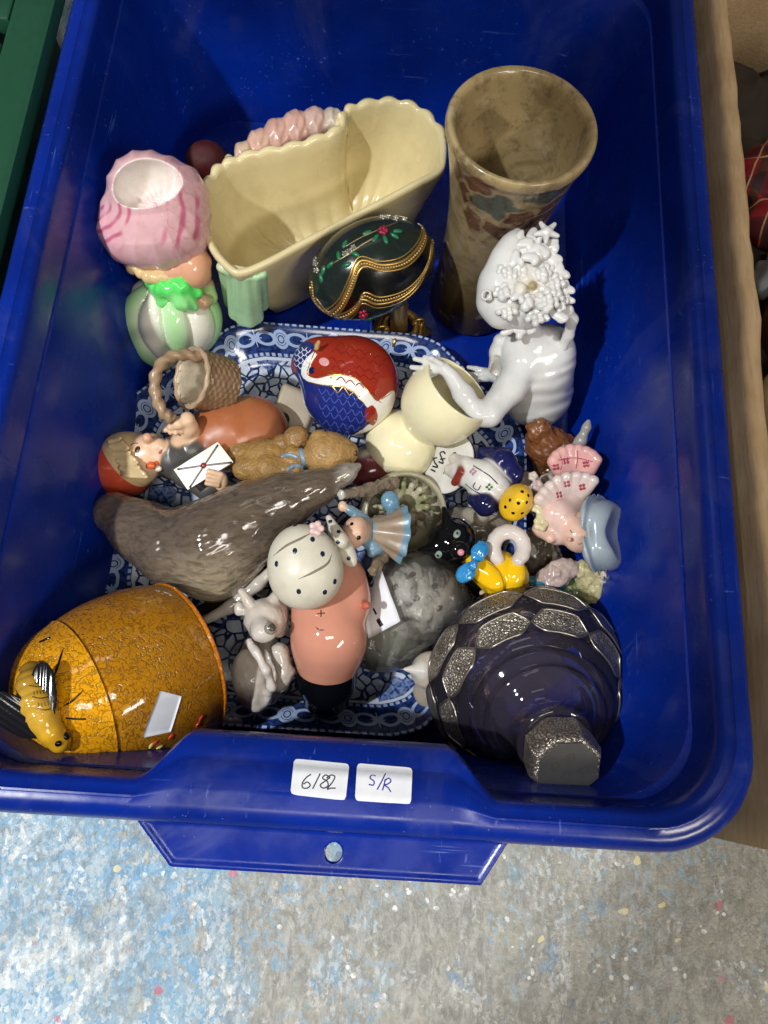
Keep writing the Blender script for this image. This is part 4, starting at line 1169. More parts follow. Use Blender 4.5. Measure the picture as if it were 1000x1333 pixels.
for (x, y, zz, a, l) in ((676, 322, .155, 30, 17), (692, 310, .156, 70, 15), (700, 326, .156, -20, 17), (716, 332, .152, -60, 17), (728, 352, .148, -80, 14), (664, 366, .150, 60, 14), (735, 372, .142, -80, 13), (700, 408, .140, 10, 15), (726, 410, .136, -30, 14), (716, 318, .156, 30, 13), (736, 386, .138, -70, 11), (690, 335, .158, 0, 12), (676, 308, .157, 60, 10), (683, 316, .158, 20, 12), (670, 336, .156, 75, 12), (662, 352, .153, 80, 10), (672, 385, .150, 40, 10)):
    S.ell(x, y, zz, (l, l * .52, 4), w, a, k=.0008); S.ell(x + 7, y + 5, zz - .001, (l * .6, l * .4, 4), w, a + 50, k=.0008)
S.ell(677, 376, .150, 9, 'd8d2c4', k=.001); S.ell(693, 372, .148, 6, '9c8c68', k=.001)
S.chain([(700, 316, .156, 5), (706, 304, .160, 4)], w, k=.001)
obj('fruit_headdress', S.mesh(), WP, wb)
S = Sdf(.0007); S.ell(712, 302, .162, 6, w, k=.001)
for k in range(5):
    a = k * 1.2566 + .4; S.cap((712, 302, .162), (712 + 15 * math.cos(a), 302 + 13 * math.sin(a), .1615), 5.5, 3.0, w, k=.001)
obj('star_flower', S.mesh(), WP, wb)
S = Sdf(.0007)
S.ell(660, 432, .12, (10, 5, 5), w, 20, k=.001); S.ell(676, 430, .12, (10, 6, 5), w, -20, k=.001); S.ell(690, 430, .118, (9, 6, 5), w, 10, k=.001); S.ell(676, 438, .118, 5, w, k=.001)
obj('ribbon_bow', S.mesh(), WP, wb)
S = Sdf(.0008); S.chain([(724, 408, .132, 6), (739, 404, .130, 7), (745, 416, .122, 7.5), (740, 436, .110, 7), (732, 452, .100, 6), (728, 458, .096, 5)], w, k=.002)
obj('ribbon', S.mesh(), WP, wb)

# ================================================================== bird paperweight
bp = thing('bird_paperweight', 'round china bird painted red and cobalt blue with a white gilt band', 'paperweight', P(450, 520, .014))
S = Sdf(.0006)
S.ell(456, 502, .066, (63, 65, 58), '962c1c', -35, k=.004)
S.ell(415, 470, .074, (32, 30, 32), '962c1c', 0, k=.010)
S.ell(394, 474, .068, (14, 11, 12), '23306e', 30, k=.008)
S.cap((412, 452, .098), (415, 445, .102), 4, 2.2, 'b59a62', k=.002)
BD = S.mesh()
paint(BD, [(385, 480), (398, 486), (420, 496), (450, 496), (470, 510), (486, 528), (500, 545), (486, 560), (462, 574), (430, 572), (404, 556), (386, 520)], '1e2a72')
paint(BD, [(384, 478), (380, 455), (396, 444), (410, 450), (400, 468), (394, 486)], '1f2c6a')
paint(BD, [(408, 458), (412, 462), (404, 476), (402, 488), (412, 492), (430, 488), (452, 488), (468, 496), (480, 510), (490, 522), (498, 518), (512, 508), (514, 520), (506, 542), (488, 562), (462, 574), (436, 574), (460, 566), (480, 552), (484, 538), (474, 526), (462, 512), (446, 503), (420, 501), (400, 496), (392, 486), (396, 470)], 'e8e6e0')
paint(BD, [(476, 532), (486, 528), (492, 542), (486, 554), (476, 546)], '962c1c')
bo_ = obj('body', BD, glaze('paperweight_glaze', None, .07, .12, 90, '1a1620', .12, .03), bp)
GILT = plain('gilding', 'caa24a', .22, .9)
obj('gilt_line', join(stroke(BD, [(410, 457), (404, 472), (400, 486), (412, 492), (432, 488), (454, 489), (470, 498), (482, 512), (496, 524)], 1.4, .25),
                      stroke(BD, [(400, 497), (422, 502), (446, 504), (462, 513), (475, 527)], 1.6, .25), stroke(BD, [(496, 520), (506, 514), (513, 506)], 1.3, .25),
                      stroke(BD, [(432, 502), (440, 512), (447, 503), (455, 515), (461, 510)], 1.8, .25, smooth=False), stroke(BD, [(416, 478), (428, 482), (438, 488), (430, 492)], 1.3, .25)), GILT, bo_)
fe = []
for i in range(6):
    for j in range(6):
        x = 420 + i * 11 + (j % 2) * 5; y = 508 + j * 10 + i * 2
        if (x - 440) ** 2 / 1600 + (y - 535) ** 2 / 1200 < 1 and x < 478: fe.append(stroke(BD, [(x - 5, y - 2), (x - 1, y + 5), (x + 5, y - 1)], 1.5, .25))
obj('blue_feather', join(*fe), plain('light_cobalt_glaze', '4456a8', .12), bo_)
fe = []
for i in range(7):
    for j in range(5):
        x = 432 + i * 12 + (j % 2) * 6; y = 446 + j * 11 + i * 4
        if (x - 468) ** 2 / 1700 + (y - 474) ** 2 / 1000 < 1: fe.append(stroke(BD, [(x - 6, y + 1), (x, y - 3), (x + 6, y + 3)], 1.4, .2))
obj('red_feather', join(*fe), plain('dark_iron_red', '7c1e16', .12), bo_)
fe = [stroke(BD, [(383 + i * 5, 452 + j * 7 + (i % 2) * 3), (386 + i * 5, 456 + j * 7 + (i % 2) * 3), (390 + i * 5, 452 + j * 7 + (i % 2) * 3)], 1.3, .25) for i in range(4) for j in range(4)]
obj('scale_pattern', join(*fe), plain('white_scale_glaze', 'd8dce6', .12), bo_)
obj('eye', dome(BD, 406, 482, 4.6, .4), plain('dark_blue_eye', '141a44', .08), bo_)
obj('cheek_patch', dome(BD, 422, 471, 8, .15, ell=.7, ang=-30), plain('pink_cheek_glaze', 'd59a9a', .12), bo_)
paint_d = [dome(BD, x, y, 3, .15) for x, y in ((452, 566), (462, 563), (471, 558), (480, 551), (445, 569))]
obj('dot_border', join(*paint_d), plain('black_dots', '22242c', .2), bo_)

# ================================================================== cream double egg cup
EC = glaze('ivory_glaze', 'e8dfb8', .08, .08, 50, '9a8a5a', .12, .02)
eax = unit(.80 * (.74 * U_ + .67 * V_) + .60 * W_)
e0 = P(503, 597, .030); em = M(530, 570, .05)
ep = [(0, .0), (26, 0), (38, 6), (46, 20), (48, 36), (42, 54), (31, 66), (28, 71), (33, 77), (44, 90), (51, 108), (53, 128), (50, 146), (48.5, 149), (47, 147), (49, 128), (46, 108), (36, 90), (20, 80), (0, 78)]
EGM = revolve(smoothprof([(r * em, h * em) for r, h in ep], 6), e0, eax, 80)
tag(obj('egg_cup', EGM, EC), 'ivory cream double egg cup lying beside the red and blue bird', 'egg cup')

# ================================================================== girl with basket
gl = thing('girl_figurine', 'painted girl figurine in red cap lying down with basket and letter', 'figurine', P(260, 590, .014))
sk = 'e3bd9c'
S = Sdf(.0008)
S.ell(168, 600, .056, (40, 38, 36), sk, -20, k=.004)                       # head
S.ell(196, 590, .064, (22, 26, 24), sk, -10, k=.006)                      # cheeks
S.ell(192, 570, .080, 6.5, 'dea98a', k=.004)                              # nose (points up)
S.ell(208, 580, .072, (9, 9, 9), sk, k=.004)                              # chin
S.cap((206, 592, .058), (226, 592, .058), 13, 14, sk, k=.003)             # neck
S.chain([(228, 600, .058, 26), (250, 590, .060, 34)], '4a4744', k=.006)   # jacket
S.chain([(262, 578, .058, 36), (300, 566, .056, 46), (330, 562, .054, 46)], 'a8643f', k=.008)  # dress
S.ell(330, 562, .056, (24, 46, 40), 'b06a44', 8, k=.004)
S.chain([(238, 572, .074, 13), (246, 556, .084, 11), (244, 546, .090, 10)], sk, k=.003)        # arm to the basket
S.chain([(244, 548, .090, 8), (232, 552, .092, 6.5), (222, 556, .090, 4.5)], sk, k=.002)       # hand
for i, (x, y) in enumerate(((216, 560), (222, 563), (229, 564), (236, 562))):
    S.cap((228 + i * 3, 550 + i, .091), (x, y, .087), 4, 3.2, sk, k=.0008)
S.chain([(240, 618, .060, 16), (268, 638, .056, 12), (284, 630, .062, 10)], '55524e', k=.003)  # sleeve to the letter
S.ell(288, 627, .078, (9, 13, 9), sk, k=.002)
for i in range(4): S.cap((288 - i * 1.5, 618 + i * 4.5, .082), (272 - i, 613 + i * 5.4, .0845), 3.8, 3, sk, k=.0006)
S.chain([(345, 560, .040, 20), (368, 548, .036, 16)], '3b2f28', k=.003)    # legs and shoes
S.ell(374, 545, .036, (14, 18, 14), '3a2c24', 30, k=.002)
GF = S.mesh()
paint(GF, [(130, 590), (140, 570), (165, 563), (178, 572), (170, 590), (180, 612), (196, 622), (205, 628), (180, 632), (150, 622), (134, 606)], 'cdb083')
obj('body', GF, glaze('matt_painted_bisque', None, .3, .2, 70, '4a3a2a', .25, .06), gl)
HB = plain('dark_brown_paint', '3a2416', .3)
obj('eye', dome(GF, 179, 585, 3.4, .3, ell=1.3, ang=-30), HB, gl); obj('eye', dome(GF, 193, 607, 3.0, .3, ell=1.2), HB, gl)
obj('brow', join(stroke(GF, [(170, 580), (174, 577), (180, 577)], 1.2, .2)), HB, gl)
obj('lips', dome(GF, 209, 588, 3.4, .3, ell=.6, ang=60), plain('rose_lip_paint', 'b4584a', .3), gl)
S = Sdf(.0007)                                                             # blonde fringe
_hr = []
for i in range(15):
    t = i / 14; x0 = 131 + 22 * t; y0 = 582 + 32 * t
    _hr.append([(x0, y0, .060, 2.6), (x0 + 13 + 3 * math.sin(i * 2.1), y0 - 7 + 12 * t, .073, 3.4), (x0 + 26 + 12 * t, y0 - 12 + 20 * t + 2 * math.sin(i * 1.3), .078, 2.4)])
for a in _hr:
    S.chain(a, 'cdb486', k=.0010)
obj('hair', S.mesh(), glaze('blonde_paint', None, .25, .25, 140, '6a4a24', .3, .1), gl)
S = Sdf(.0008); S.ell(158, 609, .050, (43, 37, 42), 'b5452c', -30, k=.0)
c_ = P(164, 596, .066); S.ellw(c_ + U_ * .010 + V_ * .010, [.026, .020, .06], [unit(U_ * .80 - V_ * .6), unit(U_ * .6 + V_ * .80), W_], 'a03a24', k=.0015, cut=True)
CP = S.mesh(); obj('cap', CP, glaze('red_cap_glaze', None, .2, .3, 50, 'd98a5a', .3, .04), gl)
S = Sdf(.0006)
S.ell(197, 606, .072, (6, 5, 4), 'd8602c', k=.001); S.ell(206, 610, .068, (5, 4, 4), 'e8e0d4', k=.001); S.ell(203, 603, .07, (4, 4, 3), 'd8602c', k=.001)
obj('neck_flower', S.mesh(), glaze('flower_glaze', None, .2), gl)
# basket with rope weave
bax = unit(-.70 * U_ + .06 * V_ + .72 * W_); bc = P(298, 502, .074); bm = M(290, 500, .09)
bprof = [(0, 0), (24, 0), (33, 3), (36, 12), (37.5, 30), (38, 48), (39, 56), (36, 58), (33.5, 55), (33, 30), (28, 10), (0, 8)]
BK = revolve(smoothprof([(r * bm, h * bm) for r, h in bprof], 7), bc, bax, 120, ref=V_, rfun=lambda r, h, th, i: r * (1 + (.035 * np.sign(np.sin(th * 15)) * np.sin(h / bm * .75) if i < 46 else 0 * th)))
BK.col = np.tile(C('94785c'), (len(BK.v), 1)); pi = BK.attr['pat'][:, 2]
BK.col[pi > .62] = C('dcd0b8')
bko = obj('basket', BK, glaze('basket_weave_glaze', None, .25, .3, 130, '4a3626', .4, .15, 260), gl)
rp = [bc + bax * 57 * bm + 37.5 * bm * (math.cos(a) * unit(V_ - (V_ @ bax) * bax) + math.sin(a) * np.cross(bax, unit(V_ - (V_ @ bax) * bax))) for a in np.arange(64) / 64 * 2 * math.pi]
obj('braided_rim', tube(rp, 3.6 * bm, 8, closed=True, twist=(.28, 2, 1.2)), plain('tan_braid', 'b0967a', .35), bko)
hpth = crv([P(262, 466, .100), P(238, 462, .108), P(216, 468, .112), P(203, 488, .112), P(203, 514, .108), P(212, 536, .102), P(224, 546, .096)], 10)
obj('basket_handle', tube(hpth, 7 * bm, 10, twist=(.22, 2, .9)), plain('tan_rope_glaze', 'a08468', .3), bko)
# letter
en = [P(228, 612, .074), P(285, 576, .082), P(305, 602, .080), P(246, 638, .072)]
q0 = np.array(en); nn = unit(np.cross(q0[1] - q0[0], q0[3] - q0[0])); nn = nn if nn @ W_ > 0 else -nn
EV = prism([q for q in (q0 if np.cross(q0[1] - q0[0], q0[2] - q0[1]) @ nn > 0 else q0[::-1])], nn * .0025)
eo = obj('letter', EV, plain('white_letter_glaze', 'c4beb0', .3), gl, smooth=False)
EV2 = Msh(EV.v, EV.f)
obj('fold_line', join(stroke(EV2, [(231, 611), (266, 606), (302, 602)], 2.6, .3, smooth=False), stroke(EV2, [(284, 579), (266, 606), (247, 635)], 2.6, .3, smooth=False)), HB, eo)
obj('wax_seal', dome(EV2, 265, 606, 4, .5), plain('red_wax_glaze', '8a2a24', .25), eo)
# plinth
S = Sdf(.0008); S.boxw(P(380, 545, .034), np.array([28, 42, 20]) * .00052, [unit(U_ * .92 - V_ * .38), unit(U_ * .38 + V_ * .92), W_], 'a89c86', rnd=.003)
obj('plinth', S.mesh(), glaze('stone_plinth_glaze', None, .3, .3, 40), gl)

# ================================================================== teddy bear
tb = thing('teddy_figurine', 'golden brown resin teddy bear with pale blue ribbon lying face right', 'figurine', P(380, 600, .02))
br = 'a07c46'
S = Sdf(.0008)
S.ell(352, 600, .070, (42, 30, 30), br, -8, k=.006)
S.ell(310, 592, .068, (17, 20, 18), br, k=.006)
S.chain([(318, 610, .074, 16), (350, 612, .080, 17), (385, 612, .080, 14)], br, k=.004)    # near limb
S.ell(428, 592, .086, (33, 31, 30), 'ab8650', -5, k=.0015)                                          # head
S.ell(452, 588, .086, (15, 14, 14), 'a8854e', k=.005)                                        # muzzle
S.ell(386, 570, .084, (18, 17, 13), '977240', 20, k=.001); S.ell(368, 578, .078, (14, 14, 12), '8a683a', k=.001)
S.ell(414, 568, .094, (11, 9, 8), br, 10, k=.003)
S.chain([(380, 590, .086, 11), (398, 596, .088, 9)], br, k=.003)
S.disp = lambda p: .0011 * (np.abs(vnoise(p, 620) - .5) + .7 * np.abs(vnoise(p, 1100, 2) - .5))
TB = S.mesh(); obj('body', TB, glaze('resin_fur', None, .42, .4, 160, '4a3216', .5, .5, 420), tb)
obj('ribbon', join(stroke(TB, [(392, 582), (394, 596), (398, 608), (408, 620)], 8, .4), stroke(TB, [(388, 596), (376, 592), (366, 594)], 6, .5), stroke(TB, [(396, 608), (384, 606), (374, 612)], 6, .5)), plain('pale_blue_ribbon', '7f92a4', .35), tb)
obj('nose', dome(TB, 464, 590, 4, .6), plain('brown_nose', '4a3420', .3), tb)

# ================================================================== glossy grey brown animal
an = thing('animal_figurine', 'glossy grey brown animal figurine with long pointed tail lying on its side', 'figurine', P(270, 700, .014))
S = Sdf(.001)
S.chain([(150, 668, .060, 28), (186, 692, .062, 37), (228, 714, .066, 47), (280, 708, .070, 58), (330, 678, .078, 50), (372, 652, .086, 34), (415, 634, .092, 20), (450, 616, .096, 9), (466, 607, .097, 4)], '62564a', k=.010)
S.ell(290, 738, .056, (54, 40, 40), '7d7162', 35, k=.012)
S.ell(138, 660, .052, (16, 13, 14), '574b40', 20, k=.006)
cA = P(280, 690, .08)
S.disp = lambda p: .0007 * (vnoise(p @ np.stack([unit(U_ + .5 * V_), unit(V_ - .5 * U_), W_]).T * np.array([.28, 1, 1]), 420) - .5)
AM = S.mesh()
q = proj(AM.v); g = np.clip((q[:, 1] - 700 - (330 - q[:, 0]) * .12) / 60, 0, 1)[:, None] * sstep(180, 260, q[:, 0])[:, None]
AM.col = AM.col * (1 - g) + np.array(C('a89a82')) * g
g = sstep(430, 460, q[:, 0])[:, None] * .6; AM.col = AM.col * (1 - g) + np.array(C('b8b0a4')) * g
AMm = Mat('brushed_brown_glaze')
_s = AMm.noise(300, 4, .7, vec=AMm.scaled(.3, 1, 1, rot=(0, 0, -.5)), dist=.6)
AMm.set(Base_Color=AMm.mix(_s.ramp(.4, .7, 0, .6), AMm.attr('Col').outputs['Color'], C('3a2f26')), Roughness=.07, Coat_Weight=.6, Coat_Roughness=.02).bump(_s * .6 + AMm.noise(70, 3), .20, .0012)
obj('body', AM, AMm.m, an)
S = Sdf(.001)
S.chain([(270, 806, .050, 6), (300, 790, .056, 8), (336, 760, .062, 8), (366, 730, .066, 6)], 'c5bcb0', k=.003)
S.chain([(262, 794, .044, 8), (304, 776, .050, 9), (346, 744, .056, 9)], '17130f', k=.001)
obj('base', S.mesh(), glaze('base_glaze', None, .12), an)

# ================================================================== white dog
dg = thing('dog_figurine', 'small white glazed seated dog figurine beside the honey pot', 'figurine', P(340, 870, .014))
w2 = 'c6bcb0'
S = Sdf(.0008)
S.ell(342, 872, .046, (34, 46, 34), w2, 0, k=.005)
S.ell(328, 886, .060, (25, 42, 22), w2, 12, k=.002)
S.chain([(322, 836, .076, 4), (334, 850, .080, 4.5), (347, 872, .079, 5), (354, 894, .072, 4.5), (348, 912, .060, 4)], 'd6cdc6', k=.004)
S.ell(345, 806, .082, (27, 27, 25), w2, 0, k=.006)
S.ell(343, 822, .092, (17, 15, 14), 'c9c0b6', 0, k=.004)
S.ell(352, 818, .102, (8, 8, 6), '8d857a', 0, k=.003)
S.ell(362, 800, .074, (14, 30, 18), w2, 8, k=.005)
S.cap((324, 784, .088), (315, 770, .090), 8, 5, w2, k=.002); S.cap((356, 782, .086), (362, 770, .088), 8, 5, w2, k=.002)
S.ell(312, 792, .080, (8, 10, 8), w2, k=.004)
S.chain([(364, 850, .066, 13), (372, 876, .064, 10), (366, 892, .060, 9)], w2, k=.004)
S.ell(336, 908, .046, (24, 12, 20), 'cdb8bc', k=.004)
S.disp = lumps(.0008, 240, 5)
DGm = S.mesh(); obj('body', DGm, glaze('milky_glaze', None, .12, .2, 80, '6a5a4c', .3, .08), dg)
obj('nose', dome(DGm, 354, 817, 5, .5), plain('grey_nose_glaze', '4a463f', .2), dg)

# ================================================================== pink figure with black lower half
pk = thing('torso_figurine', 'shiny pink pottery torso with black lower half on the platter', 'figurine', P(430, 850, .014))
pc = 'c88a74'
S = Sdf(.0009)
S.chain([(430, 760, .070, 36), (428, 800, .074, 43), (428, 838, .070, 44), (426, 862, .062, 38)], pc, k=.010)
S.ell(463, 782, .080, (19, 22, 24), pc, 0, k=.008); S.ell(406, 790, .084, (18, 16, 15), pc, k=.010)
S.ell(440, 755, .080, (36, 34, 28), pc, 20, k=.01)
S.ell(428, 826, .082, (36, 26, 26), pc, k=.012)
S.ell(477, 788, .092, (5.5, 5.5, 5), 'b8604c', k=.002)
PK = S.mesh(); obj('body', PK, glaze('salmon_glaze', None, .06, .10, 40, 'a85a40', .25, .02), pk)
S = Sdf(.0009)
S.chain([(426, 866, .060, 39), (426, 884, .054, 36), (425, 904, .040, 28), (425, 914, .030, 22)], '0b0d10', k=.006)
S.torw(P(426, 864, .061), unit(-V_ + .35 * W_), 37 * .00052, .0026, '0b0d10', k=.002)
obj('trunks', S.mesh(), plain('gloss_black_glaze', '090b0e', .05), pk)
PL_ = plain('dark_brush_line', '2a1a14', .3)
obj('painted_mark', join(stroke(PK, [(418, 794), (418, 803)], 1.6, .25), stroke(PK, [(413, 799), (423, 798)], 1.6, .25)), PL_, pk)
obj('painted_mark', stroke(PK, [(411, 816), (416, 820), (423, 820)], 1.6, .25, taper=True), PL_, pk)

# ================================================================== cream rounded ornament with blue dots
do = thing('dotted_ornament', 'matt cream rounded ornament with navy dots and a small flower on top', 'ornament', P(397, 735, .07))
S = Sdf(.0008)
S.ell(396, 735, .112, (47, 53, 32), 'cfc9b6', 12, k=.004)
S.ell(400, 752, .108, (42, 36, 30), 'c9c3b0', 20, k=.010)
DO = S.mesh(); obj('body', DO, glaze('matt_cream_bisque', None, .38, .2, 60, '6a604c', .35, .08), do)
NV = plain('navy_dot_glaze', '1c2340', .2)
for (x, y) in ((384, 717), (360, 734), (420, 721), (389, 770), (384, 684), (407, 702), (423, 771), (436, 757)): obj('dot', dome(DO, x, y, 3.2, .25, ell=1.25), NV, do)
obj('crease_shade', join(stroke(DO, [(353, 726), (372, 711), (390, 702), (408, 692)], 3.4, .15, taper=True), stroke(DO, [(388, 754), (408, 745), (426, 734), (432, 722)], 3.2, .15, taper=True)), plain('crease_shade_paint', '7d7460', .5), do)  # brown strokes paint the shade of grooves that are not modelled
S = Sdf(.0006)
for k in range(5): S.ell(412 + 6 * math.cos(k * 1.257), 688 + 6 * math.sin(k * 1.257), .134, (4.6, 4.6, 3), 'd8b8b4', k=.0005)
S.ell(412, 688, .133, 4, 'a87c78', k=.001)
obj('flower', S.mesh(), glaze('pink_flower_bisque', None, .25), do)
# ================================================================== girl in blue coat and dotted bonnet on a round mossy base
bg_ = thing('bonnet_girl_figurine', 'small girl figurine with dotted bonnet and blue coat on round mossy base', 'figurine', P(510, 670, .016))
S = Sdf(.0007)
S.ell(462, 693, .098, (17, 22, 18), 'd9b096', -20, k=.003)
S.ell(468, 691, .104, (3, 3, 3.5), 'd9a088', k=.003)
S.chain([(478, 690, .090, 13), (496, 686, .082, 16)], 'a08e7a', k=.004)
S.chain([(478, 704, .088, 9), (492, 712, .084, 8), (484, 720, .086, 6)], '6f90a4', k=.004)
S.chain([(474, 676, .092, 7), (456, 664, .096, 7)], '6d8ea2', k=.003)
S.ell(446, 659, .098, (6, 7, 5), 'dcb79c', k=.002)
S.chain([(512, 668, .078, 5), (522, 684, .076, 5), (520, 706, .074, 5)], '6f93a8', k=.002)
S.ell(508, 652, .074, (12, 13, 8), '6c95ae', 20, k=.002); S.ell(514, 668, .074, (11, 11, 8), '6c95ae', k=.002)
S.chain([(496, 722, .074, 9), (490, 736, .068, 8)], 'c9beb0', k=.003)
BG = S.mesh(); obj('body', BG, glaze('bisque_paint', None, .25, .3, 100, '3a3026', .3, .08), bg_)
obj('eye', dome(BG, 467, 700, 3.2, .3), BLK, bg_); obj('eye', dome(BG, 458, 682, 2.6, .3), BLK, bg_)
S = Sdf(.0007)
S.cap((428, 674, .112), (444, 704, .112), 4, 11, 'c9c3b2', k=.003); S.ell(446, 712, .106, (13, 30, 9), 'c9c3b2', 32, k=.003)
BN = S.mesh(); bno = obj('bonnet', BN, glaze('cream_bonnet', None, .3, .2, 80, '5a5040', .3), bg_)
for (x, y) in ((430, 679), (440, 706), (454, 727), (441, 692)): obj('dot', dome(BN, x, y, 2.8, .25), NV, bno)
cx_ = unit(.90 * U_ - .12 * V_ - .25 * W_); cm_ = M(500, 690, .08); ca_ = P(476, 690, .090)
CPM = revolve(smoothprof([(r * cm_, h * cm_) for r, h in ((0, 0), (10, 1), (16, 12), (24, 28), (34, 44), (36, 48), (34, 47), (22, 30), (10, 14), (0, 12))], 6), ca_, cx_, 72, ref=V_, rfun=lambda r, h, th, i: r * (1 + .07 * np.sin(th * 9) * min(1, h / (40 * cm_))))
_h = CPM.attr['pat'][:, 1] / cm_; CPM.col = np.tile(C('9a8874'), (len(CPM.v), 1)); CPM.col[_h > 40.5] = C('6b8da2'); CPM.col[_h < 8] = C('6b8da2')
obj('coat', Msh(CPM.v, CPM.f, CPM.col), glaze('coat_bisque', None, .3, .3, 110, '4a3c2e', .35, .1), bg_)
# base and branch
bb = P(519, 668, .034); bn_ = unit(.25 * U_ - .05 * V_ + .96 * W_)
BM = revolve(smoothprof([(0, .0), (.026, .0), (.029, .004), (.0305, .014), (.0300, .0195), (.0280, .0205), (.0265, .018), (.0255, .011), (.020, .008), (0, .007)], 5), bb, bn_, 64)
obj('base', BM, glaze('mossy_dish_glaze', 'a8a288', .18, .35, 70, '4a4a30', .45, .1), bg_)
S = Sdf(.0007)
for k in range(16):
    a = k * .39; x, y = 526 + 30 * math.cos(a), 660 + 30 * math.sin(a)
    S.chain([(526 + 14 * math.cos(a), 660 + 14 * math.sin(a), .050, 4.5), (x, y, .058, 4), (x + 10 * math.cos(a + .3), y + 8 * math.sin(a + .3), .054, 2.2)], 'b9b298' if k % 3 else '8d8f6a', k=.001)
S.ell(526, 660, .042, (28, 28, 12), '6b6848', k=.004)
obj('grass_fronds', S.mesh(), glaze('olive_frond_glaze', None, .2, .3, 120, '3a3a22', .3), bg_)
S = Sdf(.0007)
S.chain([(446, 644, .092, 6), (480, 638, .080, 8), (512, 628, .060, 9)], '7d6f60', k=.003); S.ell(444, 644, .094, (5, 7, 4), 'c9c6bc', k=.001)
S.chain([(534, 690, .058, 8), (510, 712, .076, 7), (492, 736, .088, 6), (486, 742, .090, 6)], '7a6a56', k=.003)
S.ell(536, 676, .066, (8, 8, 7), '8a7a66', k=.002); S.ell(548, 672, .064, 6, '8a7a66', k=.002)
S.disp = lumps(.0018, 330, 9)
obj('branch', S.mesh(), glaze('branch_glaze', None, .2, .4, 120, '2e261e', .4, .15), bg_)

# ================================================================== ornament wrapped in a clear bag
wr = thing('wrapped_ornament', 'spotted grey ornament wrapped in a clear plastic bag with white paper label', 'ornament', P(545, 790, .016))
S = Sdf(.001)
S.ell(545, 775, .052, (56, 54, 44), '948f86', -20, k=.006); S.ell(500, 820, .040, (40, 36, 26), '77786a', 20, k=.01); S.ell(520, 838, .036, (48, 30, 20), '7a786e', 20, k=.008)
WR = S.mesh(); wo = obj('body', WR, glaze('dull_grey_bisque', None, .35, .08, 50, gamt=.06), wr)
SPB = plain('brown_spot_glaze', '4f463e', .3)
for (x, y) in ((537, 748), (566, 763), (542, 779), (528, 806), (572, 792), (514, 764)): obj('spot', dome(WR, x, y, 5, .15, ell=.8, ang=30), SPB, wo)
def film_mat():
    m = Mat('clear_plastic_film')
    g = m.nt.nodes.new('ShaderNodeBsdfGlossy'); g.inputs['Roughness'].default_value = .07; g.inputs['Color'].default_value = (.9, .9, .9, 1)
    t = m.nt.nodes.new('ShaderNodeBsdfTransparent'); t.inputs['Color'].default_value = (.93, .93, .92, 1)
    d = m.nt.nodes.new('ShaderNodeBsdfDiffuse'); d.inputs['Color'].default_value = (.55, .54, .51, 1)
    f = m.nt.nodes.new('ShaderNodeLayerWeight'); f.inputs['Blend'].default_value = .32
    bm = m.nt.nodes.new('ShaderNodeBump'); bm.inputs['Strength'].default_value = 1.0; bm.inputs['Distance'].default_value = .004
    n = m.voro(70, 'F1', vec=m.warp(40, .02, m.scaled(1, .5, 1, rot=(0, 0, .6)))) * 1.2 + m.noise(60, 4, .6, dist=2.2) * .5; m.nt.links.new(n.so, bm.inputs['Height'])
    for x in (g, d): m.nt.links.new(bm.outputs[0], x.inputs['Normal'])
    m.nt.links.new(bm.outputs[0], f.inputs['Normal'])
    a = m.nt.nodes.new('ShaderNodeMixShader'); a.inputs[0].default_value = .07
    m.nt.links.new(t.outputs[0], a.inputs[1]); m.nt.links.new(d.outputs[0], a.inputs[2])
    b = m.nt.nodes.new('ShaderNodeMixShader'); m.nt.links.new(f.outputs['Fresnel'], b.inputs[0])
    m.nt.links.new(a.outputs[0], b.inputs[1]); m.nt.links.new(g.outputs[0], b.inputs[2])
    m.nt.links.new(b.outputs[0], m.out.inputs['Surface']); return m.m
FILM = film_mat()
S = Sdf(.0011)
S.ell(546, 778, .055, (66, 60, 50), '999999', -25, k=.01); S.ell(505, 826, .044, (54, 46, 34), '999999', 25, k=.012)
S.ell(594, 800, .050, (30, 22, 16), '999999', 20, k=.012); S.ell(560, 838, .036, (50, 26, 20), '999999', 25, k=.01)
cW = P(545, 790, .07)
S.disp = lambda p: .0026 * np.abs(vnoise(p @ np.stack([U_, V_, W_]).T * np.array([1, .45, .8]), 70, 4) - .5) + .0018 * np.abs(vnoise(p, 130, 8) - .5) - .0012
FB = S.mesh(); FB = Msh(FB.v, FB.f); fo_ = obj('plastic_bag', FB, FILM, wr)
fold = [[(532, 735), (556, 762), (590, 784)], [(548, 818), (578, 806), (604, 792)], [(520, 760), (528, 790), (540, 818)], [(580, 752), (592, 776), (606, 800)]]
lb = obj('paper_label', sheet(FB, [(472, 744), (497, 740), (522, 808), (480, 832)], 8, 10, .0008, .0003, .04), PAPER, wr)
LBm = sheet(FB, [(472, 744), (497, 740), (522, 808), (480, 832)], 8, 10, .0008, .0003, .04)
INK = plain('black_printed_ink', '15110f', .5)
obj('print', join(*[stroke(LBm, a, wd, .15, smooth=False) for a, wd in (([(476, 752), (482, 762)], 5), ([(492, 806), (497, 815)], 6), ([(486, 792), (490, 800)], 3))]), INK, lb)

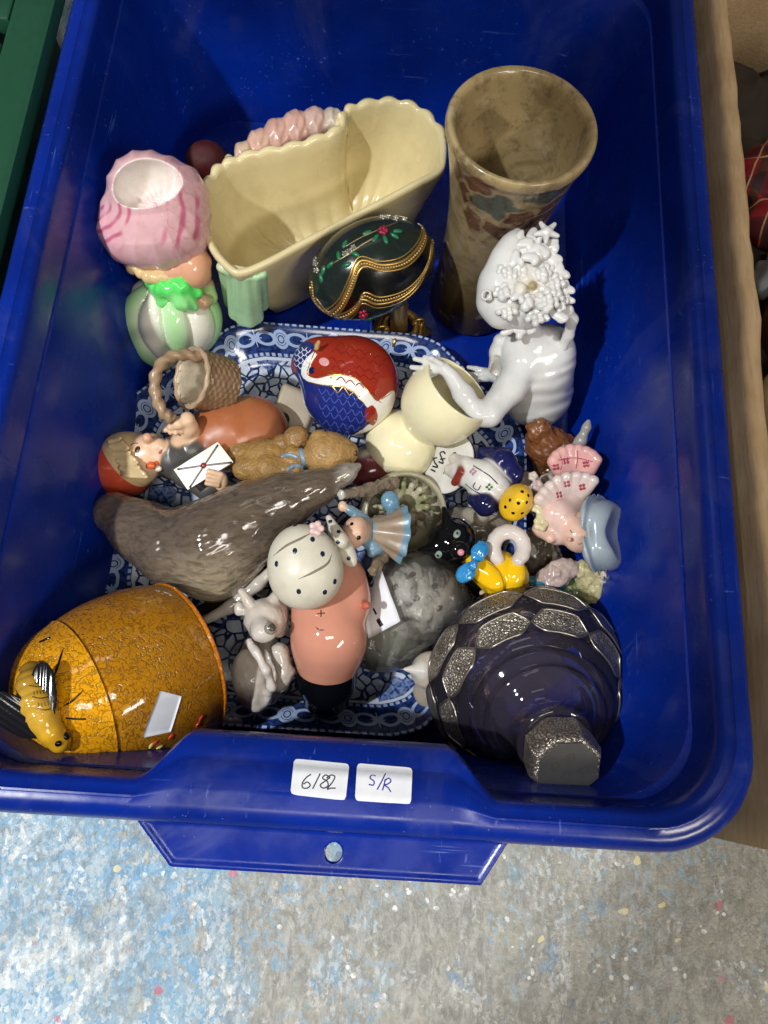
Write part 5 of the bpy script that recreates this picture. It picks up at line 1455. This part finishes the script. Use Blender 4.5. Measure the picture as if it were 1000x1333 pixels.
# ================================================================== black cat in a yellow coat
ct = thing('cat_figurine', 'black cat figurine in yellow coat with blue bow tie and teal tail', 'figurine', P(640, 740, .016))
bk = '0e0f10'
S = Sdf(.0007)
S.ell(588, 706, .078, (31, 33, 28), bk, -30, k=.004)
S.cap((584, 684, .088), (578, 662, .092), 9, 3, bk, k=.003); S.cap((566, 712, .082), (546, 716, .080), 10, 3, bk, k=.003)
S.ell(598, 716, .094, (13, 12, 8), bk, k=.004)
S.chain([(606, 742, .056, 24), (640, 748, .058, 26)], bk, k=.005)
S.chain([(618, 780, .04, 14), (590, 776, .04, 16), (566, 756, .04, 14)], bk, k=.004)
CT = S.mesh(); obj('body', CT, plain('gloss_black_cat_glaze', '0c0d0e', .05), ct)
EYE = plain('grey_green_eye', '7c8f86', .08)
for (x, y) in ((595, 695), (571, 722)):
    eo_ = obj('eye', dome(CT, x, y, 6.5, .4, ell=.72, ang=60), EYE, ct); obj('pupil', dome(CT, x, y, 2.6, 1.2, ell=1.3), BLK, eo_)
obj('nose', dome(CT, 600, 719, 4.6, .8), plain('pink_nose_glaze', 'd88a94', .08), ct)
S = Sdf(.0007)
S.chain([(630, 738, .070, 22), (648, 746, .072, 28), (662, 752, .066, 27)], 'e8b813', k=.005)
S.ell(632, 746, .086, (15, 32, 9), 'e8b813', 48, k=.0012); S.ell(668, 750, .080, (16, 27, 14), 'e8b813', -8, k=.001); S.ell(646, 764, .078, (14, 16, 12), 'e3b010', 20, k=.002)
CO = S.mesh(); coo = obj('coat', CO, glaze('yellow_glaze', None, .06, .1, 60, '9a6a08', .1), ct)
obj('coat_seam', join(stroke(CO, [(628, 728), (648, 742), (656, 762), (652, 776)], 1.6, .25, taper=True)), plain('ochre_line', '8d6a10', .2), coo)
S = Sdf(.0007)
S.ell(623, 720, .096, (14, 10, 5), '2f86c0', 60, k=.002); S.ell(627, 714, .095, (9, 10, 4), '2f86c0', 0, k=.003); S.ell(608, 744, .095, (13, 10, 5), '2f86c0', 55, k=.002); S.ell(603, 749, .094, (9, 9, 4), '2f86c0', 0, k=.003); S.ell(616, 736, .101, (6, 7, 5), '2a7ab2', k=.001)
S.disp = lumps(.0012, 300, 2)
obj('bow_tie', S.mesh(), glaze('blue_bow_glaze', None, .07, .2, 120, '134a78', .2), ct)
S = Sdf(.0007)
rg = [(662 + 20 * math.cos(t), 713 - 21 * math.sin(t), .086 - .012 * (t > 4.6), 9) for t in np.linspace(-.9, 3.9, 12)]
S.chain(rg, 'd3c8c0', k=.002)
obj('handle', S.mesh(), glaze('white_handle_glaze', None, .1), ct)
S = Sdf(.0008)
S.chain([(670, 762, .058, 14), (700, 764, .054, 13), (726, 758, .048, 11), (744, 748, .042, 9)], '2f8296', k=.004)
obj('teal_tail', S.mesh(), glaze('teal_glaze', None, .1, .2, 60), ct)
S = Sdf(.0007); S.ell(652, 776, .080, (9, 8, 7), 'd8d4cc', k=.002); S.ell(661, 781, .080, (6, 7, 5), '101010', k=.001)
obj('paw', S.mesh(), glaze('paw_glaze', None, .1), ct)
# ================================================================== Dutch style figure with yellow hat
df = thing('hat_figurine', 'folk figurine in spotted yellow hat and navy cloak on white base marked with price', 'figurine', P(630, 625, .016))
dn = unit(.62 * U_ - .42 * V_ - .05 * W_)                                          # from base to hat
bax_ = unit(.72 * (-U_ * .86 + V_ * .30) + .62 * W_)
d0 = P(590, 606, .052)
DB = revolve(smoothprof([(0, 0), (.019, .0), (.0215, .0015), (.022, .004), (.0205, .006), (.012, .0068), (0, .007)], 5), d0, bax_, 56)
DB.v = d0 + (DB.v - d0) @ np.eye(3)
DBm = Msh(DB.v, DB.f); th_ = DB.attr['pat'][:, 2]; DBm.col = np.tile(C('d6d3cc'), (len(DB.v), 1)); DBm.col[(th_ > .3) & (th_ < .55)] = C('1d1c40')
dbo = obj('base', DBm, glaze('white_faience', None, .12, .15, 60), df)
INK2 = plain('black_price_ink', '121212', .4)
obj('price_mark', join(stroke(DBm, [(580, 591), (577, 588), (573, 590), (575, 596), (577, 603), (571, 601)], 2.2, .2), stroke(DBm, [(580, 597), (573, 598)], 2.0, .2, smooth=False),
                       stroke(DBm, [(569, 596), (565, 597), (566, 602), (570, 608), (563, 607)], 2.2, .2), stroke(DBm, [(561, 611), (567, 614)], 2.2, .2, smooth=False)), INK2, dbo)
obj('painted_mark', join(stroke(DBm, [(588, 592), (592, 589), (596, 593)], 1.5, .2), stroke(DBm, [(577, 617), (580, 613), (584, 616)], 1.5, .2)), INK2, dbo)
S = Sdf(.0007)
S.chain([(592, 598, .066, 8), (608, 606, .070, 9)], 'cfc6bc', k=.002); S.chain([(586, 612, .066, 8), (602, 622, .070, 9)], 'cfc6bc', k=.002)
S.chain([(606, 612, .070, 18), (630, 624, .074, 24), (648, 636, .076, 18)], 'd9d6d0', k=.004)
S.ell(652, 642, .076, (13, 14, 13), 'c48f7c', k=.003)
S.chain([(630, 590, .068, 9), (652, 600, .076, 17), (668, 618, .074, 14)], '1b1e50', k=.004); S.chain([(618, 650, .070, 10), (632, 656, .074, 15), (644, 658, .072, 10)], '191b44', k=.004)
S.chain([(602, 602, .074, 5), (600, 614, .078, 5), (592, 628, .072, 5)], '7a2a22', k=.001)
DF = S.mesh(); obj('body', DF, glaze('faience_paint', None, .08, .2, 90, '241a18', .2, .04), df)
for a, c_ in ((((616, 606), (626, 612), (638, 620), (648, 630)), '1b1e50'), (((606, 630), (616, 638), (628, 644), (640, 648)), '1b1e50')):
    obj('painted_line', stroke(DF, list(a), 1.6, .2), plain('navy_line', '1a1d48', .15), df)
obj('painted_flower', join(*[dome(DF, 637 + 3 * math.cos(k), 634 + 3 * math.sin(k), 2, .2, 8) for k in (0, 1.57, 3.14, 4.71)]), plain('green_petals', '3b6a3a', .15), df)
obj('painted_flower', join(*[dome(DF, 616 + 3 * math.cos(k), 614 + 3 * math.sin(k), 2.4, .2, 8) for k in (0, 1.57, 3.14, 4.71)]), plain('mauve_petals', 'b08a98', .15), df)
obj('painted_flower', stroke(DF, [(619, 628), (616, 634), (622, 638), (626, 632)], 1.5, .2), plain('dark_line', '241a2a', .2), df)
S = Sdf(.0007); S.ell(672, 654, .084, (26, 21, 17), 'e0b022', 58, k=.003); S.ell(676, 650, .090, (17, 14, 16), 'e6b82a', 58, k=.004)
DH = S.mesh(); dho = obj('hat', DH, glaze('yellow_hat_glaze', None, .08, .1, 80), df)
for (x, y) in ((664, 651), (675, 655), (680, 640), (686, 654), (668, 668), (658, 660), (688, 645), (680, 668)): obj('dot', dome(DH, x, y, 2.4, .25), BLK, dho)

# ================================================================== porcelain lady with hat and frilled dress
pg = thing('lady_figurine', 'pastel porcelain lady lying with pink frilled dress and wide grey blue hat', 'figurine', P(745, 680, .016))
S = Sdf(.0007)
sk2 = 'e2bba8'
S.chain([(742, 650, .070, 26), (732, 672, .074, 22), (726, 690, .072, 20)], 'd9bdb4', k=.004)
S.ell(724, 668, .082, (19, 17, 15), 'e2c0b6', k=.006)
S.ell(752, 696, .080, (21, 24, 20), sk2, 20, k=.004); S.ell(741, 702, .0905, (3, 3, 4), 'dea890', k=.004)
S.chain([(706, 672, .066, 9), (702, 690, .07, 8), (716, 700, .078, 7)], sk2, k=.003)
PG = S.mesh(); pgo = obj('body', PG, glaze('pastel_bisque', None, .18, .18, 80, '7a5a4a', .25, .06), pg)
S = Sdf(.0007)
for (x, y, r) in ((768, 684, 9), (770, 698, 9), (764, 712, 9),  (766, 672, 8), (776, 706, 8), (736, 678, 5), (746, 674, 6), (757, 672, 7), (770, 720, 8)): S.ell(x, y, .084, r, 'd6a888', k=.0015)
obj('curls', S.mesh(), glaze('apricot_hair', None, .18, .3, 140), pg)
EYB = plain('closed_lid_line', '7a4a3a', .3)
obj('eye', stroke(PG, [(742, 690), (745, 693), (749, 693)], 1.2, .2), EYB, pg); obj('eye', stroke(PG, [(752, 708), (756, 708), (759, 705)], 1.2, .2), EYB, pg)
def frill(pts, n, col, nm, mt, z, cx, cy, w=10):
    S = Sdf(.0007); q = crv([np.array(p, float) for p in pts], n)
    for i in range(len(q) - 1):
        a = q[i]; b = q[i + 1]; s_ = 1 + .25 * (i % 2)
        S.cap((a[0], a[1], z + .002 * (i % 2)), (cx + (a[0] - cx) * .35, cy + (a[1] - cy) * .35, z - .012), 5.5 * s_, w, col, k=.002)
    return S.mesh()
f1 = frill([(718, 602), (728, 590), (748, 584), (768, 590), (780, 602)], 4, 'dfa9a2', 0, 0, .084, 748, 640)
f1o = obj('frill', f1, glaze('pink_frill_bisque', None, .16, .12, 80), pg)
f2 = frill([(700, 652), (712, 636), (732, 622), (758, 620), (778, 628)], 4, 'd8c4bc', 0, 0, .088, 738, 664)
f2o = obj('frill', f2, glaze('white_frill_bisque', None, .16, .15, 80), pg)
CL = plain('crimson_clover', 'a8485a', .2)
for (mm_, oo, x, y) in ((f1, f1o, 737, 600), (f1, f1o, 763, 604), (f1, f1o, 724, 608), (f2, f2o, 738, 630), (f2, f2o, 728, 644), (f2, f2o, 758, 634)):
    obj('painted_clover', join(*[dome(mm_, x + 3 * math.cos(k * 1.57 + .6), y + 3 * math.sin(k * 1.57 + .6), 2.3, .2, 8) for k in range(4)]), CL, oo)
obj('panel_line', join(stroke(f1, [(728, 590), (732, 602), (730, 612)], 1.2, .2), stroke(f1, [(752, 584), (752, 598), (750, 610)], 1.2, .2), stroke(f1, [(722, 600), (748, 596), (776, 602)], 1.2, .2)), CL, f1o)
S = Sdf(.0008)
hn = unit(.78 * U_ + .12 * V_ + .6 * W_); hc_ = P(782, 698, .078)
S.cylw(hc_ - hn * .0012, hc_ + hn * .0012, .0295, .031, 'a3b0b6', .001); S.cylw(hc_, hc_ + hn * .012, .0255, .0225, '9eaab0', .006, k=.003)
S.ellw(hc_ + hn * .014, [.0195, .0195, .004], [*frame(hn)[:2], hn], 'a0a8a8', k=.001, cut=True)
cH = hc_
S.disp = lambda p: .0012 * np.sin(((p - cH) @ V_) * 230 + 1)
obj('hat', S.mesh(), glaze('grey_blue_bisque', None, .2, .15, 70), pg)
S = Sdf(.0008)
S.ell(724, 748, .060, (30, 18, 10), 'c2aca4', 30, k=.003); S.chain([(760, 742, .056, 14), (776, 764, .050, 14), (782, 788, .042, 10)], 'c5bb8c', k=.004)
S.ell(770, 752, .050, (20, 26, 14), 'b7b48c', 20, k=.004); S.ell(740, 770, .04, (40, 20, 16), '7f8a5c', 0, k=.004); S.ell(790, 758, .058, (6, 22, 8), 'd5c8bc', 10, k=.002)
S.ell(775, 806, .036, (14, 18, 10), 'c9b99c', k=.004); S.ell(700, 650, .050, (20, 26, 18), 'b8aa98', 20, k=.004); S.ell(712, 632, .056, (12, 20, 14), 'c4b4a6', -20, k=.003); S.ell(706, 722, .040, (24, 40, 20), '6f675c', 10, k=.006); S.ell(684, 640, .045, (20, 26, 18), 'bda8a0', k=.004)
S.disp = lumps(.003, 230, 3)
obj('flower_base', S.mesh(), glaze('pastel_base_glaze', None, .2, .3, 90, '4a4432', .4, .1), pg)
S = Sdf(.0007)
for (x, y, r, c_) in ((706, 670, 8, 'c9c4a0'), (698, 660, 7, 'd2cba8'), (704, 682, 9, 'cfc49c'), (712, 640, 8, 'c8c2b8'), (700, 632, 7, 'cdb4b0'), (694, 620, 6, 'c4b8ac')):
    for k in range(5): S.ell(x + r * .6 * math.cos(k * 1.257), y + r * .6 * math.sin(k * 1.257), .082, (r * .55, r * .55, 4), c_, k=.0008)
obj('posy', S.mesh(), glaze('posy_bisque', None, .2, .2, 120), pg)

# ================================================================== smaller pieces
S = Sdf(.0009)
S.ell(716, 582, .050, (34, 26, 26), '7a4a28', -25, k=.006); S.ell(702, 560, .062, (17, 14, 16), '84522e', 30, k=.005); S.ell(745, 590, .048, (24, 20, 20), '6f4426', k=.006)
S.ell(690, 556, .064, (6, 5, 5), '7a4a28', k=.003); S.ell(762, 600, .046, (14, 16, 14), '5f3a20', k=.004); S.ell(716, 612, .04, (20, 30, 18), '5a3820', k=.006)
S.disp = lumps(.0024, 260, 6)
tag(obj('pottery_animal', S.mesh(), glaze('terracotta_brown', None, .3, .4, 80, '2e1a0c', .4, .15)), 'rough brown pottery animal behind the pastel porcelain lady', 'figurine')
S = Sdf(.0007); S.chain([(744, 592, .060, 8), (756, 574, .068, 7), (764, 556, .074, 5), (766, 549, .076, 3)], '9a9690', k=.003); S.ell(740, 598, .052, (12, 10, 14), '8a867e', k=.004)
S.chain([(738, 606, .046, 7), (728, 620, .03, 8)], '8a867e', k=.003)
tag(obj('horn_ornament', S.mesh(), glaze('grey_horn_glaze', None, .3, .3)), 'small grey pointed horn shaped ornament leaning by the brown animal', 'ornament')
S = Sdf(.0008)
S.ell(560, 872, .050, (26, 24, 20), 'cbbfae', 30, k=.004); S.cap((548, 872, .056), (527, 871, .060), 11, 2, 'd6d0c8', k=.004); S.ell(572, 888, .040, (22, 26, 18), 'b9ad9c', k=.006); S.ell(560, 900, .028, (22, 22, 18), 'a89c8c', k=.006)
tag(obj('shell_ornament', S.mesh(), glaze('shell_glaze', None, .2, .2)), 'small cream ornament with pointed tip left of the decanter', 'ornament')
S = Sdf(.0007)
S.chain([(628, 772, .062, 4), (640, 780, .064, 8), (660, 776, .062, 6)], 'd2bf98', k=.003); S.cap((640, 784, .062), (636, 800, .056), 8, 6, 'd2bf98', k=.003); S.cap((644, 790, .054), (650, 812, .03), 8, 10, 'c0ae8a', k=.003)
tag(obj('star_ornament', S.mesh(), glaze('tan_star_glaze', None, .2, .2)), 'small tan star tipped ornament between cat and decanter', 'ornament')
S = Sdf(.0009); S.ell(268, 206, .060, (26, 22, 20), '4a1212', 10, k=.004); S.ell(285, 222, .05, (24, 24, 20), '401010', k=.006); S.ell(272, 240, .03, (24, 30, 22), '5a1412', k=.006)
tag(obj('red_ornament', S.mesh(), glaze('dark_red_glaze', None, .5, .3)), 'dark red rounded ornament half hidden behind the pink hat', 'ornament')
S = Sdf(.0008); S.ell(484, 612, .040, (30, 24, 20), '6a3034', 20, k=.003); S.ell(478, 598, .042, (14, 14, 14), 'b8b4a4', k=.004); S.ell(496, 622, .03, (30, 24, 20), '5a2a2c', k=.005)
tag(obj('maroon_ornament', S.mesh(), glaze('maroon_glaze', None, .2, .3)), 'small maroon and white ornament under the cream egg cup', 'ornament')
S = Sdf(.0009); S.ell(600, 700, .030, (44, 40, 16), '6d675c', 10, k=.004); S.ell(640, 690, .028, (30, 24, 14), '7d7668', k=.004); S.chain([(610, 668, .04, 8), (626, 672, .044, 9), (640, 668, .042, 7)], 'a39b8a', k=.003)
S.disp = lumps(.002, 200, 7)
tag(obj('grey_ornament', S.mesh(), glaze('grey_stone_glaze', None, .2, .35, 80)), 'flat grey ornament lying under the black cat', 'ornament')
